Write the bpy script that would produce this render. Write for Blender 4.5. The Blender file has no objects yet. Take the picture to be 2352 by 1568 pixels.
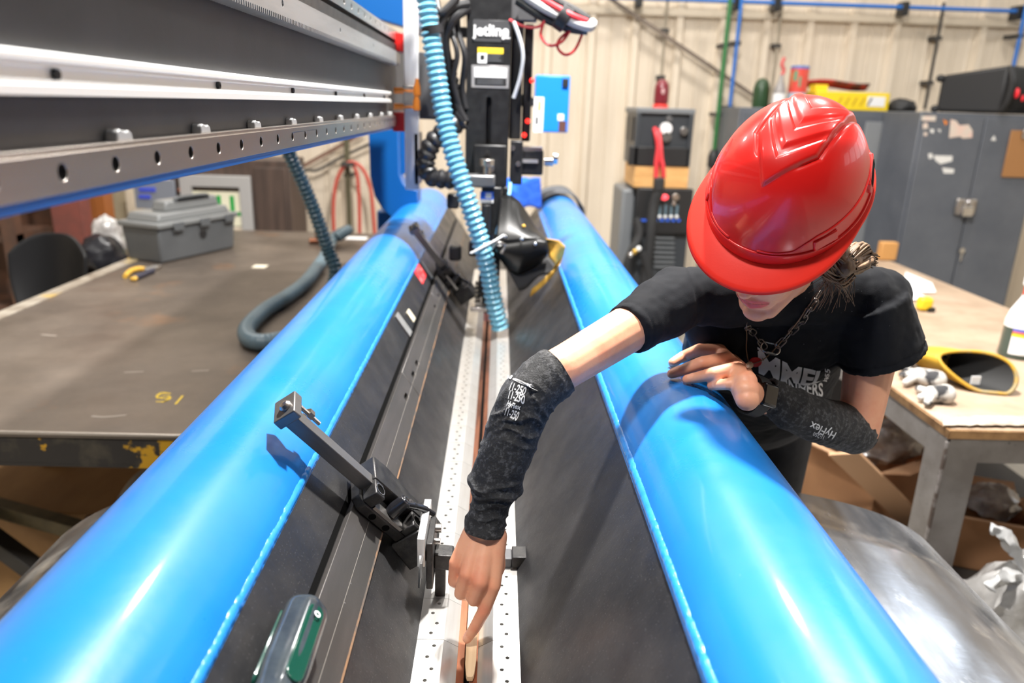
import bpy, bmesh, math, random
from mathutils import Vector, Matrix, noise
from mathutils.geometry import tessellate_polygon
from mathutils.bvhtree import BVHTree
random.seed(7)
SC = bpy.context.scene
COL = SC.collection

# ------------------------------------------------------------------ camera
CAM_H = 1.80
FPX = 1731.3
_p, _y, _r = math.radians(17.4), math.radians(1.387), math.radians(-1.784)
FWD = Vector((math.sin(_y)*math.cos(_p), math.cos(_y)*math.cos(_p), -math.sin(_p)))
_r0 = Vector((math.cos(_y), -math.sin(_y), 0)); _d0 = FWD.cross(_r0)
RGT = math.cos(_r)*_r0 + math.sin(_r)*_d0
DWN = -math.sin(_r)*_r0 + math.cos(_r)*_d0
CP = Vector((0, 0, CAM_H))
cam_data = bpy.data.cameras.new('camera')
cam_data.sensor_width = 36.0
cam_data.lens = 36.0*FPX/2352.0
cam_data.clip_start = 0.05
cam_data.dof.use_dof = True
cam_data.dof.focus_distance = 1.12
cam_data.dof.aperture_fstop = 3.1
cam = bpy.data.objects.new('camera', cam_data)
COL.objects.link(cam)
_u = -DWN; _b = -FWD
cam.matrix_world = Matrix(((RGT.x, _u.x, _b.x, CP.x), (RGT.y, _u.y, _b.y, CP.y), (RGT.z, _u.z, _b.z, CP.z), (0, 0, 0, 1)))
SC.camera = cam

# ------------------------------------------------------------------ world, lights, exposure
SC.view_settings.view_transform = 'Standard'
SC.view_settings.look = 'None'
SC.view_settings.gamma = 1.0
SC.view_settings.use_curve_mapping = False
SC.view_settings.exposure = -0.25
world = bpy.data.worlds.new('workshop_ambience'); SC.world = world
world.use_nodes = True
_bg = world.node_tree.nodes['Background']
_bg.inputs[0].default_value = (0.95, 0.97, 1.0, 1)
_bg.inputs[1].default_value = 0.03

def disc_light(name, loc, target, size, power, col=(1, 0.97, 0.93)):
    ld = bpy.data.lights.new(name, 'AREA'); ld.shape = 'DISK'; ld.size = size; ld.energy = power; ld.color = col
    o = bpy.data.objects.new(name, ld); COL.objects.link(o); o.location = loc
    o.rotation_euler = (Vector(target)-Vector(loc)).to_track_quat('-Z', 'Y').to_euler()
    return o
LAMPS = [  # x, y, z, power, size
    (0.38, 1.95, 4.10, 390, 0.18),
    (-1.9, 3.6, 5.2, 85, 0.5),
    (-0.9, -0.7, 4.8, 170, 0.4),
    (2.6, 4.2, 5.2, 80, 0.5),
    (-3.2, 5.2, 5.2, 85, 0.5),
    (0.4, 4.9, 5.2, 80, 0.5),
    (3.2, 0.6, 5.2, 60, 0.5),
    (-3.4, 0.4, 5.2, 40, 0.5),
]
for _i, (_x, _yy, _z, _w, _s) in enumerate(LAMPS):
    disc_light('ceiling_lamp_light', (_x, _yy, _z-0.06), (_x*0.8, _yy*0.95, 0), _s, _w)

# ------------------------------------------------------------------ helpers
def V(*a): return Vector(a)
def ray(x, y): return FWD + RGT*((x-1176)/FPX) + DWN*((y-784)/FPX)
def P(x, y, d): return CP + ray(x, y)*d
def atZ(x, y, z):
    v = ray(x, y); return CP + v*((z-CAM_H)/v.z)
def atX(x, y, X):
    v = ray(x, y); return CP + v*(X/v.x)
def atY(x, y, Y):
    v = ray(x, y); return CP + v*(Y/v.y)
def depth_of(p): return (Vector(p)-CP).dot(FWD)

MATS = {}
def mat(name, col, rough=0.5, metal=0.0, col2=None, scale=8.0, lo=0.4, hi=0.65, stretch=(1, 1, 1), detail=6, bump=0.0, bscale=60.0,
        bstretch=(1, 1, 1), coat=0.0, speck=None, rough2=None, trans=0.0, sss=0.0, emit=0.0, alpha=1.0, sheen=0.0, col3=None, scale3=2.0, lo3=.55, hi3=.7, spec=0.5):
    """procedural principled material: base colour broken by noise, optional specks, wear and relief"""
    if name in MATS: return MATS[name]
    m = bpy.data.materials.new(name); m.use_nodes = True
    nt = m.node_tree; N = nt.nodes; L = nt.links
    b = N['Principled BSDF']
    b.inputs['Base Color'].default_value = (*col, 1); b.inputs['Roughness'].default_value = rough
    b.inputs['Metallic'].default_value = metal; b.inputs['Coat Weight'].default_value = coat
    b.inputs['Coat Roughness'].default_value = 0.08
    b.inputs['Specular IOR Level'].default_value = spec
    b.inputs['Transmission Weight'].default_value = trans
    if sss: b.inputs['Subsurface Weight'].default_value = sss; b.inputs['Subsurface Radius'].default_value = (0.012, 0.005, 0.003); b.inputs['Subsurface Scale'].default_value = 0.6
    if emit: b.inputs['Emission Color'].default_value = (*col, 1); b.inputs['Emission Strength'].default_value = emit
    if sheen: b.inputs['Sheen Weight'].default_value = sheen
    b.inputs['Alpha'].default_value = alpha
    tc = N.new('ShaderNodeTexCoord')
    def noise_ramp(sc, st, a, z, det=6):
        mp = N.new('ShaderNodeMapping'); mp.inputs['Scale'].default_value = st; L.new(tc.outputs['Object'], mp.inputs['Vector'])
        n = N.new('ShaderNodeTexNoise'); n.inputs['Scale'].default_value = sc; n.inputs['Detail'].default_value = det; n.inputs['Roughness'].default_value = 0.62
        L.new(mp.outputs[0], n.inputs['Vector'])
        r = N.new('ShaderNodeMapRange'); r.inputs['From Min'].default_value = a; r.inputs['From Max'].default_value = z
        L.new(n.outputs['Fac'], r.inputs['Value']); return r.outputs[0]
    cur = None
    def mix(prev, fac, c2, prevcol):
        mx = N.new('ShaderNodeMix'); mx.data_type = 'RGBA'
        L.new(fac, mx.inputs['Factor'])
        if prev is None: mx.inputs['A'].default_value = (*prevcol, 1)
        else: L.new(prev, mx.inputs['A'])
        mx.inputs['B'].default_value = (*c2, 1)
        return mx.outputs['Result']
    fac1 = None
    if col2 is not None:
        fac1 = noise_ramp(scale, stretch, lo, hi, detail); cur = mix(cur, fac1, col2, col)
    if col3 is not None:
        cur = mix(cur, noise_ramp(scale3, (1, 1, 1), lo3, hi3, 8), col3, col)
    if speck is not None:
        vo = N.new('ShaderNodeTexVoronoi'); vo.inputs['Scale'].default_value = speck[1]; L.new(tc.outputs['Object'], vo.inputs['Vector'])
        sep = N.new('ShaderNodeSeparateColor'); L.new(vo.outputs['Color'], sep.inputs[0])
        r = N.new('ShaderNodeMapRange'); r.inputs['From Min'].default_value = speck[2]; r.inputs['From Max'].default_value = 0.0
        L.new(vo.outputs['Distance'], r.inputs['Value'])
        g = N.new('ShaderNodeMath'); g.operation = 'GREATER_THAN'; g.inputs[1].default_value = speck[3]; L.new(sep.outputs[0], g.inputs[0])
        mu = N.new('ShaderNodeMath'); mu.operation = 'MULTIPLY'; mu.use_clamp = True; L.new(r.outputs[0], mu.inputs[0]); L.new(g.outputs[0], mu.inputs[1])
        cur = mix(cur, mu.outputs[0], speck[0], col)
    if cur is not None: L.new(cur, b.inputs['Base Color'])
    if rough2 is not None:
        rr = N.new('ShaderNodeMapRange'); rr.inputs['To Min'].default_value = rough; rr.inputs['To Max'].default_value = rough2
        L.new(noise_ramp(scale*1.7, stretch, 0.35, 0.7), rr.inputs['Value']); L.new(rr.outputs[0], b.inputs['Roughness'])
    if bump:
        mp = N.new('ShaderNodeMapping'); mp.inputs['Scale'].default_value = bstretch; L.new(tc.outputs['Object'], mp.inputs['Vector'])
        n = N.new('ShaderNodeTexNoise'); n.inputs['Scale'].default_value = bscale; n.inputs['Detail'].default_value = 4; L.new(mp.outputs[0], n.inputs['Vector'])
        bp = N.new('ShaderNodeBump'); bp.inputs['Strength'].default_value = bump; bp.inputs['Distance'].default_value = 0.004
        L.new(n.outputs['Fac'], bp.inputs['Height']); L.new(bp.outputs[0], b.inputs['Normal'])
    MATS[name] = m
    return m

def basis(z, ref=None):
    z = Vector(z).normalized()
    ref = Vector(ref) if ref is not None else (Vector((0, 0, 1)) if abs(z.z) < 0.9 else Vector((0, 1, 0)))
    x = ref.cross(z)
    if x.length < 1e-6: x = Vector((1, 0, 0)).cross(z)
    x.normalize(); y = z.cross(x)
    return x, y, z
def frame(o, x, y, z):
    o = Vector(o); return Matrix(((x[0], y[0], z[0], o[0]), (x[1], y[1], z[1], o[1]), (x[2], y[2], z[2], o[2]), (0, 0, 0, 1)))

class MB:
    """collects shapes into one mesh"""
    def __init__(s, M=None): s.v = []; s.f = []; s.M = M
    def add(s, vs, fs, M=None):
        o = len(s.v)
        for v in vs:
            v = Vector(v)
            if M is not None: v = M @ v
            if s.M is not None: v = s.M @ v
            s.v.append(v)
        s.f += [tuple(i+o for i in f) for f in fs]
        return s
    def box(s, c, d, M=None, taper=1.0):
        x, y, z = d[0]/2, d[1]/2, d[2]/2; c = Vector(c); t = taper
        vs = [c+Vector(p) for p in ((-x, -y, -z), (x, -y, -z), (x, y, -z), (-x, y, -z), (-x*t, -y*t, z), (x*t, -y*t, z), (x*t, y*t, z), (-x*t, y*t, z))]
        return s.add(vs, [(0, 3, 2, 1), (4, 5, 6, 7), (0, 1, 5, 4), (1, 2, 6, 5), (2, 3, 7, 6), (3, 0, 4, 7)], M)
    def bb(s, lo, hi, M=None):
        lo = Vector(lo); hi = Vector(hi); return s.box((lo+hi)/2, hi-lo, M)
    def bar(s, p0, p1, w, h, ref=None):
        p0 = Vector(p0); p1 = Vector(p1); x, y, z = basis(p1-p0, ref)
        return s.box((0, 0, (p1-p0).length/2), (w, h, (p1-p0).length), frame(p0, x, y, z))
    def cyl(s, p0, p1, r0, r1=None, n=16, cap=True):
        r1 = r0 if r1 is None else r1
        p0 = Vector(p0); p1 = Vector(p1); x, y, z = basis(p1-p0); vs = []
        for p, r in ((p0, r0), (p1, r1)):
            for i in range(n):
                a = 2*math.pi*i/n; vs.append(p+x*math.cos(a)*r+y*math.sin(a)*r)
        fs = [(i, (i+1) % n, n+(i+1) % n, n+i) for i in range(n)]
        if cap: fs += [tuple(range(n-1, -1, -1)), tuple(range(n, 2*n))]
        return s.add(vs, fs)
    def tube(s, pts, r, n=10, cap=True, rfun=None):
        pts = [Vector(p) for p in pts]; m = len(pts); rings = []; prev = None
        for i, p in enumerate(pts):
            t = (pts[min(i+1, m-1)]-pts[max(i-1, 0)])
            if t.length < 1e-9: t = Vector((0, 0, 1))
            t.normalize()
            if prev is None: x, y, _ = basis(t)
            else:
                x = prev - t*prev.dot(t)
                if x.length < 1e-6: x, y, _ = basis(t)
                x.normalize(); y = t.cross(x)
            prev = x
            rr = r[i] if isinstance(r, (list, tuple)) else r
            ring = []
            for k in range(n):
                a = 2*math.pi*k/n; q = rr if rfun is None else rr*rfun(i, a)
                ring.append(p+x*math.cos(a)*q+y*math.sin(a)*q)
            rings.append(ring)
        vs = [v for g in rings for v in g]
        fs = [(i*n+k, i*n+(k+1) % n, (i+1)*n+(k+1) % n, (i+1)*n+k) for i in range(m-1) for k in range(n)]
        if cap: fs += [tuple(range(n-1, -1, -1)), tuple(range((m-1)*n, m*n))]
        return s.add(vs, fs)
    def lathe(s, prof, M=None, n=24, cap=True):
        vs = []; m = len(prof)
        for r, z in prof:
            for k in range(n):
                a = 2*math.pi*k/n; vs.append((r*math.cos(a), r*math.sin(a), z))
        fs = [(i*n+k, i*n+(k+1) % n, (i+1)*n+(k+1) % n, (i+1)*n+k) for i in range(m-1) for k in range(n)]
        if cap: fs += [tuple(range(n-1, -1, -1)), tuple(range((m-1)*n, m*n))]
        return s.add(vs, fs, M)
    def ell(s, c, r, M=None, nu=20, nv=12):
        c = Vector(c); vs = [c+Vector((0, 0, -r[2]))]
        for j in range(1, nv):
            ph = -math.pi/2+math.pi*j/nv
            for i in range(nu):
                a = 2*math.pi*i/nu; vs.append(c+Vector((r[0]*math.cos(a)*math.cos(ph), r[1]*math.sin(a)*math.cos(ph), r[2]*math.sin(ph))))
        vs.append(c+Vector((0, 0, r[2]))); top = len(vs)-1
        fs = [(0, 1+(i+1) % nu, 1+i) for i in range(nu)]
        for j in range(nv-2):
            for i in range(nu):
                a = 1+j*nu; fs.append((a+i, a+(i+1) % nu, a+nu+(i+1) % nu, a+nu+i))
        a = 1+(nv-2)*nu; fs += [(a+i, a+(i+1) % nu, top) for i in range(nu)]
        return s.add(vs, fs, M)
    def cap(s, p0, r0, p1, r1, n=18, k=6):
        """tapered capsule with round ends"""
        p0 = Vector(p0); p1 = Vector(p1); L = (p1-p0).length; x, y, z = basis(p1-p0); prof = []
        for i in range(k+1):
            a = math.pi/2*(1-i/k); prof.append((max(r0*math.cos(a), 1e-5), -r0*math.sin(a)))
        for i in range(k+1):
            a = math.pi/2*i/k; prof.append((max(r1*math.cos(a), 1e-5), L+r1*math.sin(a)))
        return s.lathe(prof, frame(p0, x, y, z), n)
    def prism(s, poly, a, b, M=None, holes=()):
        """polygon (u,v) extruded along w from a to b; M maps (u,v,w); holes are polygons cut right through"""
        loops = [[Vector((p[0], p[1], 0)) for p in poly]]+[[Vector((p[0], p[1], 0)) for p in h] for h in holes]
        tris = tessellate_polygon(loops); pts = [p for l in loops for p in l]; n = len(pts)
        vs = [(p.x, p.y, a) for p in pts]+[(p.x, p.y, b) for p in pts]; fs = []
        for t in tris:
            A, B, C_ = (pts[i] for i in t)
            if (B-A).cross(C_-A).z < 0: t = (t[0], t[2], t[1])
            fs.append((t[2], t[1], t[0])); fs.append((t[0]+n, t[1]+n, t[2]+n))
        o = 0
        for li, l in enumerate(loops):
            m = len(l); area = sum(l[i].x*l[(i+1) % m].y-l[(i+1) % m].x*l[i].y for i in range(m))
            ccw = (area > 0) == (li == 0)
            for i in range(m):
                i0, i1 = o+i, o+(i+1) % m
                fs.append((i0, i1, i1+n, i0+n) if ccw else (i1, i0, i0+n, i1+n))
            o += m
        return s.add(vs, fs, M)
    def grid(s, f, nu, nv, closed=False):
        vs = [f(i/(nu-1) if not closed else i/nu, j/(nv-1)) for j in range(nv) for i in range(nu)]
        nn = nu if closed else nu-1
        return s.add(vs, [(j*nu+i, j*nu+(i+1) % nu, (j+1)*nu+(i+1) % nu, (j+1)*nu+i) for j in range(nv-1) for i in range(nn)])
    def mesh(s, name, angle=35, off=None):
        me = bpy.data.meshes.new(name)
        vs = s.v if off is None else [v-off for v in s.v]
        me.from_pydata([tuple(v) for v in vs], [], s.f); me.validate(); me.update()
        if len(s.f) < 200000:
            bm = bmesh.new(); bm.from_mesh(me); bmesh.ops.recalc_face_normals(bm, faces=bm.faces); bm.to_mesh(me); bm.free()
        if angle is not None:
            me.polygons.foreach_set('use_smooth', [True]*len(me.polygons)); me.set_sharp_from_angle(angle=math.radians(angle))
        return me
def chain_loc(o):
    t = Vector((0, 0, 0))
    while o is not None: t += o.location; o = o.parent
    return t
def link(o, parent=None):
    COL.objects.link(o)
    if parent is not None: o.parent = parent
    return o
def tag(o, label=None, cat=None, group=None, kind=None):
    if label: o['label'] = label
    if cat: o['category'] = cat
    if group: o['group'] = group
    if kind: o['kind'] = kind
    return o
def part(name, mb, m, parent=None, angle=35, bevel=0.0, seg=2, solid=0.0, local=False, label=None):
    """one mesh object; shapes are given in world coordinates unless local"""
    off = chain_loc(parent) if (parent is not None and not local) else None
    me = mb.mesh(name, angle, off)
    if isinstance(m, (list, tuple)):
        for k in m: me.materials.append(k)
    else: me.materials.append(m)
    o = bpy.data.objects.new(name, me); link(o, parent)
    if solid:
        md = o.modifiers.new('thickness', 'SOLIDIFY'); md.thickness = solid; md.offset = 0
    if bevel:
        md = o.modifiers.new('bevel', 'BEVEL'); md.width = bevel; md.segments = seg; md.limit_method = 'ANGLE'; md.angle_limit = math.radians(40)
        md.harden_normals = False
    if label: o['label'] = label
    return o
def single(name, mb, m, label, cat, group=None, **k):
    """a thing that is one mesh, its origin at its base"""
    xs = [v.x for v in mb.v]; ys = [v.y for v in mb.v]; zs = [v.z for v in mb.v]
    base = Vector(((min(xs)+max(xs))/2, (min(ys)+max(ys))/2, min(zs)))
    mb.v = [v-base for v in mb.v]
    o = part(name, mb, m, None, **k); o.location = base
    return tag(o, label, cat, group)
def thing(name, loc, label, cat, group=None):
    o = bpy.data.objects.new(name, None); o.empty_display_size = 0.05; o.location = loc; link(o)
    return tag(o, label, cat, group)
def struct(name, mb, m, parent=None, **k):
    o = part(name, mb, m, parent, **k)
    if parent is None: o['kind'] = 'structure'
    return o
def copy_tree(o, parent=None):
    c = o.copy(); link(c, parent); c.matrix_parent_inverse = o.matrix_parent_inverse.copy()
    for ch in list(o.children): copy_tree(ch, c)
    return c
def circle(cx, cy, r, n=12, ry=None):
    ry = r if ry is None else ry
    return [(cx+r*math.cos(2*math.pi*i/n), cy+ry*math.sin(2*math.pi*i/n)) for i in range(n)]
def slot(cx, cy, w, h, n=6):
    """rounded slot, long axis along u"""
    r = h/2; L = max(w/2-r, 0); pts = []
    for i in range(n+1):
        a = -math.pi/2+math.pi*i/n; pts.append((cx+L+r*math.cos(a), cy+r*math.sin(a)))
    for i in range(n+1):
        a = math.pi/2+math.pi*i/n; pts.append((cx-L+r*math.cos(a), cy+r*math.sin(a)))
    return pts
def smooth_path(pts, n=8):
    """Catmull-Rom through the points"""
    pts = [Vector(p) for p in pts]; out = []
    for i in range(len(pts)-1):
        a = pts[max(i-1, 0)]; b = pts[i]; c = pts[i+1]; d = pts[min(i+2, len(pts)-1)]
        for k in range(n):
            t = k/n
            out.append(0.5*((2*b)+(c-a)*t+(2*a-5*b+4*c-d)*t*t+(3*b-a-3*c+d)*t**3))
    out.append(pts[-1]); return out
def resample(pts, step):
    out = [pts[0].copy()]; acc = 0.0
    for a, b in zip(pts, pts[1:]):
        L = (b-a).length; pos = step-acc
        while pos <= L:
            out.append(a+(b-a)*(pos/L)); pos += step
        acc = L-(pos-step)
    return out
def hose_mesh(pts, r, pitch, depth=0.16, n=16):
    path = resample(smooth_path(pts, 16), pitch/4)
    rr = [r*(1+depth*(1, 0.35, -1, 0.35)[i % 4]) for i in range(len(path))]
    return MB().tube(path, rr, n)
def text_obj(name, body, size, M, m, parent=None, extrude=0.0006, align='CENTER', bold=0.0, shear=0.0, spacing=1.0):
    cu = bpy.data.curves.new(name, 'FONT'); cu.body = body; cu.size = size; cu.extrude = extrude; cu.align_x = align; cu.align_y = 'CENTER'
    cu.offset = bold; cu.shear = shear; cu.space_character = spacing; cu.resolution_u = 3
    o = bpy.data.objects.new(name, cu); COL.objects.link(o)
    dg = bpy.context.evaluated_depsgraph_get(); me = bpy.data.meshes.new_from_object(o.evaluated_get(dg))
    bpy.data.objects.remove(o); bpy.data.curves.remove(cu)
    me.transform(M)
    if parent is not None: me.transform(Matrix.Translation(-chain_loc(parent)))
    me.materials.append(m); q = bpy.data.objects.new(name, me); link(q, parent)
    return q

# ------------------------------------------------------------------ materials
BLUE = mat('blue_paint', (0.010, 0.200, 0.62), 0.26, 0.0, (0.008, 0.172, 0.56), 3, coat=0.25, rough2=0.38, bump=0.03, bscale=120, speck=((0.35, 0.55, 0.75), 70, .05, .93))
BLUE_D = mat('blue_frame_paint', (0.003, 0.085, 0.30), 0.35, 0.0)
BEAD = mat('blue_weld_paint', (0.018, 0.25, 0.70), 0.3, 0.0, (0.012, 0.20, 0.62), 60, coat=0.4)
PLATE = mat('dark_plate_steel', (0.022, 0.022, 0.024), 0.30, 0.25, (0.040, 0.038, 0.038), 9, 0.4, 0.7, rough2=0.5, speck=((0.20, 0.205, 0.21), 330, 0.22, 0.72), bump=0.05, bscale=220)
STRIP = mat('worn_bar_steel', (0.075, 0.071, 0.067), 0.42, 0.5, (0.11, 0.10, 0.095), 14, stretch=(1, 0.15, 1), speck=((0.5, 0.5, 0.5), 90, 0.12, 0.9), bump=0.04, bscale=200)
ALU = mat('aluminium', (0.66, 0.65, 0.63), 0.33, 0.75, (0.54, 0.52, 0.49), 22, stretch=(1, 0.08, 1), bump=0.04, bscale=160, bstretch=(1, 0.05, 1))
STEEL = mat('rail_steel', (0.52, 0.50, 0.48), 0.26, 0.9, (0.40, 0.36, 0.33), 7, stretch=(1, 0.1, 1))
RACKM = mat('rack_steel', (0.42, 0.42, 0.42), 0.4, 0.7, (0.34, 0.34, 0.34), 30, stretch=(1, 0.1, 1))
COPPER = mat('copper', (0.42, 0.165, 0.09), 0.36, 0.8, (0.10, 0.045, 0.03), 18, stretch=(1, 0.15, 1))
BEAMM = mat('beam_dark_paint', (0.028, 0.029, 0.032), 0.55, 0.0, (0.036, 0.036, 0.040), 12, bump=0.08, bscale=400)
BLACK = mat('black_anodised', (0.012, 0.012, 0.013), 0.38, 0.2, (0.022, 0.022, 0.023), 30)
BLKP = mat('black_plastic', (0.015, 0.015, 0.016), 0.45)
BLKR = mat('black_rubber', (0.02, 0.02, 0.021), 0.65)
OXIDE = mat('black_oxide_steel', (0.030, 0.029, 0.030), 0.42, 0.5, (0.06, 0.058, 0.055), 40, bump=0.10, bscale=500)
CHROME = mat('bright_steel', (0.75, 0.75, 0.75), 0.2, 1.0)
HOLE_SHADE = mat('hole_shade', (0.004, 0.004, 0.004), 0.8, spec=0.05)  # near-black colour standing in for the shade inside holes and grooves
REDP = mat('red_paint', (0.55, 0.012, 0.010), 0.35)
ORANGE = mat('orange_plastic', (0.85, 0.25, 0.02), 0.4)
WHITE = mat('white_print', (0.80, 0.80, 0.80), 0.5)
YELLOW = mat('yellow_print', (0.85, 0.60, 0.03), 0.5)
GREYP = mat('grey_paint', (0.13, 0.135, 0.145), 0.45, 0.1, (0.10, 0.105, 0.115), 5)
def prange(x0, y0, x1, y1, Y):
    xm, ym = (x0+x1)/2, (y0+y1)/2
    return atY(x0, ym, Y).x, atY(x1, ym, Y).x, atY(xm, y1, Y).z, atY(xm, y0, Y).z
def pbox(mb, x0, y0, x1, y1, Y, thick):
    a, b, c, d = prange(x0, y0, x1, y1, Y)
    return mb.bb((a, Y, c), (b, Y+thick, d))

# ================================================================== SETTING
CONC = mat('concrete', (0.46, 0.43, 0.37), 0.55, 0.0, (0.34, 0.31, 0.27), 2.5, bump=0.05, bscale=30)
CREAM = mat('cream_wall_sheet', (0.74, 0.64, 0.51), 0.5, 0.0, (0.50, 0.41, 0.30), 1.1, 0.45, 0.80, stretch=(3, 1, 0.35), col3=(0.50, 0.43, 0.34), scale3=0.8, lo3=.66, hi3=.8)
DKSTEEL = mat('dark_structural_steel', (0.06, 0.055, 0.05), 0.6, 0.3)
struct('floor', MB().bb((-7, -4, -0.1), (7, 6.6, 0)), CONC, angle=None)
WY = 6.4
wall = struct('wall_back', MB().bb((-7, WY+0.02, 0), (7, WY+0.1, 5.9)), CREAM, angle=None)
pm = MB(); PITCH = 0.345
prof = [(0, 0), (PITCH*0.30, 0), (PITCH*0.33, 0.006), (PITCH*0.36, 0), (PITCH*0.62, 0), (PITCH*0.65, 0.006), (PITCH*0.68, 0), (PITCH-0.085, 0), (PITCH-0.068, 0.042), (PITCH-0.022, 0.042), (PITCH-0.001, 0)]
front = [(u, -w) for u, w in prof]; back = [(u, 0.004-w) for u, w in reversed(prof)]
pm.prism(front+back, 0, 5.8, Matrix(((1, 0, 0, 0), (0, 1, 0, 0), (0, 0, 1, 0), (0, 0, 0, 1))))
pmesh = pm.mesh('wall_panel', None); pmesh.materials.append(CREAM)
for i in range(40):
    o = bpy.data.objects.new('wall_panel', pmesh); link(o, wall); o.location = (-6.9+i*PITCH+0.06, WY, 0.02)
ceil = struct('ceiling', MB().bb((-7, -4, 6.0), (7, 6.6, 6.1)), mat('ceiling_sheet', (0.55, 0.55, 0.53), 0.7), angle=None)
for i in range(5):
    part('roof_joist', MB().bb((-7, -3+i*2.2, 5.75), (7, -2.9+i*2.2, 6.0)), DKSTEEL, ceil, angle=None)
part('wall_girt', MB().bb((-7, WY-0.05, 2.50), (7, WY-0.03, 2.55)), mat('girt_paint', (0.55, 0.47, 0.36), 0.6), wall, angle=None)
wr_ = struct('wall_right', MB().bb((6.6, -4, 0), (6.7, 6.6, 6.0)), CREAM, angle=None)
struct('wall_left', MB().bb((-6.7, -4, 0), (-6.6, 6.6, 6.0)), CREAM, angle=None)
WINM = mat('daylight_panel', (0.93, 0.97, 1.0), 0.4, emit=2.4)
w_ = struct('window_6', MB().bb((4.95, 6.33, 2.6), (6.45, 6.36, 4.7)), WINM, angle=None)
part('window_frame', MB().bb((4.89, 6.31, 2.54), (4.95, 6.37, 4.76)).bb((6.45, 6.31, 2.54), (6.51, 6.37, 4.76)).bb((4.95, 6.31, 2.54), (6.45, 6.37, 2.6)).bb((4.95, 6.31, 4.7), (6.45, 6.37, 4.76)), DKSTEEL, w_, angle=None)
for i in range(5):
    y0 = -0.6+i*1.35
    w_ = struct('window_%d' % (i+1), MB().bb((6.57, y0, 2.7), (6.60, y0+1.15, 3.9)), WINM, angle=None)
    part('window_frame', MB().bb((6.54, y0-0.05, 2.64), (6.59, y0, 3.96)).bb((6.54, y0+1.15, 2.64), (6.59, y0+1.20, 3.96)).bb((6.54, y0, 2.64), (6.59, y0+1.15, 2.70)).bb((6.54, y0, 3.9), (6.59, y0+1.15, 3.96)), DKSTEEL, w_, angle=None)
LAMPE = mat('lamp_diffuser', (1, 0.97, 0.92), 0.4, emit=14.0)
for i, (x, y, z, w, s) in enumerate(LAMPS):
    t = thing('high_bay_lamp', (x, y, z), 'round high bay lamp hanging from the ceiling above the '+['leaning woman', 'left steel table', 'near end of the machine', 'grey cabinets', 'brown cabinet', 'far end of the machine', 'near right floor', 'near left floor'][i], 'lamp', 'ceiling lamps')
    part('lamp_housing', MB().lathe([(0.05, 0.22), (0.08, 0.10), (s*0.55, 0.02), (s*0.55, -0.01), (s*0.53, -0.01), (s*0.5, 0.012)], Matrix.Translation((x, y, z)), 32), DKSTEEL, t)
    part('diffuser', MB().lathe([(0.001, 0.0), (s*0.5, 0.0), (s*0.5, 0.008), (0.001, 0.008)], Matrix.Translation((x, y, z)), 32), LAMPE, t)
    part('chain', MB().cyl((x, y, z+0.2), (x, y, 6.0), 0.008, n=6), DKSTEEL, t)

# pipes and braces on the wall
PBLUE = mat('pipe_blue', (0.02, 0.16, 0.55), 0.35); PGREEN = mat('pipe_green', (0.03, 0.17, 0.05), 0.4)
ap = thing('compressed_air_line', atY(1850, 9, 6.25), 'long blue air pipe running along the top of the cream wall', 'pipe')
pa = atY(1180, -3, 6.25); pb = atY(2600, 22, 6.25); zz = atY(1850, 9, 6.25).z
part('pipe_run', MB().cyl((pa.x, 6.25, zz), (pb.x+0.6, 6.25, zz), 0.015, n=12), PBLUE, ap)
for px in (1468, 1692, 1785, 2080, 2345):
    x = atY(px, 9, 6.25).x
    part('pipe_hanger', MB().bb((x-0.025, 6.225, zz-0.06), (x+0.025, 6.34, zz+0.04)), BLKP, ap, bevel=0.006)
def drop(name, px0, py0, px1, py1, m, label, r=0.018, y=6.2, valve=False):
    a = atY(px0, py0, y); b = atY(px1, py1, y); x = (a.x+b.x)/2
    t = thing(name, (x, y, b.z), label, 'pipe')
    part('pipe_drop', MB().cyl((x, y, b.z), (x, y, zz+0.05), r, n=12), m, t)
    for k in (0.25, 0.7):
        part('pipe_clip', MB().bb((x-0.03, y-0.012, b.z+(zz-b.z)*k), (x+0.03, y+0.16, b.z+(zz-b.z)*k+0.03)), DKSTEEL, t)
    if valve:
        part('valve', MB().lathe([(0.02, -0.12), (0.045, -0.1), (0.045, -0.02), (0.03, 0.02), (0.02, 0.03)], Matrix.Translation((x, y, b.z)), 14), BLKP, t)
    return t
drop('oxygen_drop_pipe', 1681, 6, 1636, 352, PGREEN, 'green vertical pipe with black valve on the cream wall', 0.017, 6.15, True)
drop('air_drop_pipe', 1706, 20, 1662, 330, PBLUE, 'blue vertical air pipe beside the green pipe', 0.014, 6.2)
drop('air_drop_pipe', 2350, 30, 2315, 230, PBLUE, 'blue vertical air pipe behind the black speaker', 0.014, 6.2)
drop('conduit', 1800, 20, 1752, 330, mat('conduit_grey', (0.32, 0.27, 0.2), 0.5), 'thin tan conduit on the wall behind the hard hat', 0.012, 6.33)
drop('conduit', 1535, 0, 1512, 240, MATS['conduit_grey'], 'thin tan conduit on the wall above the welding machine', 0.012, 6.33)
drop('conduit', 2170, 20, 2120, 250, DKSTEEL, 'dark vertical conduit on the wall left of the black speaker', 0.012, 6.3)
drop('drop_pipe', 797, 250, 800, 540, mat('pipe_olive', (0.10, 0.09, 0.05), 0.5), 'dark olive pipe carrying the red air hose on the left wall', 0.022, 6.2)
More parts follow.
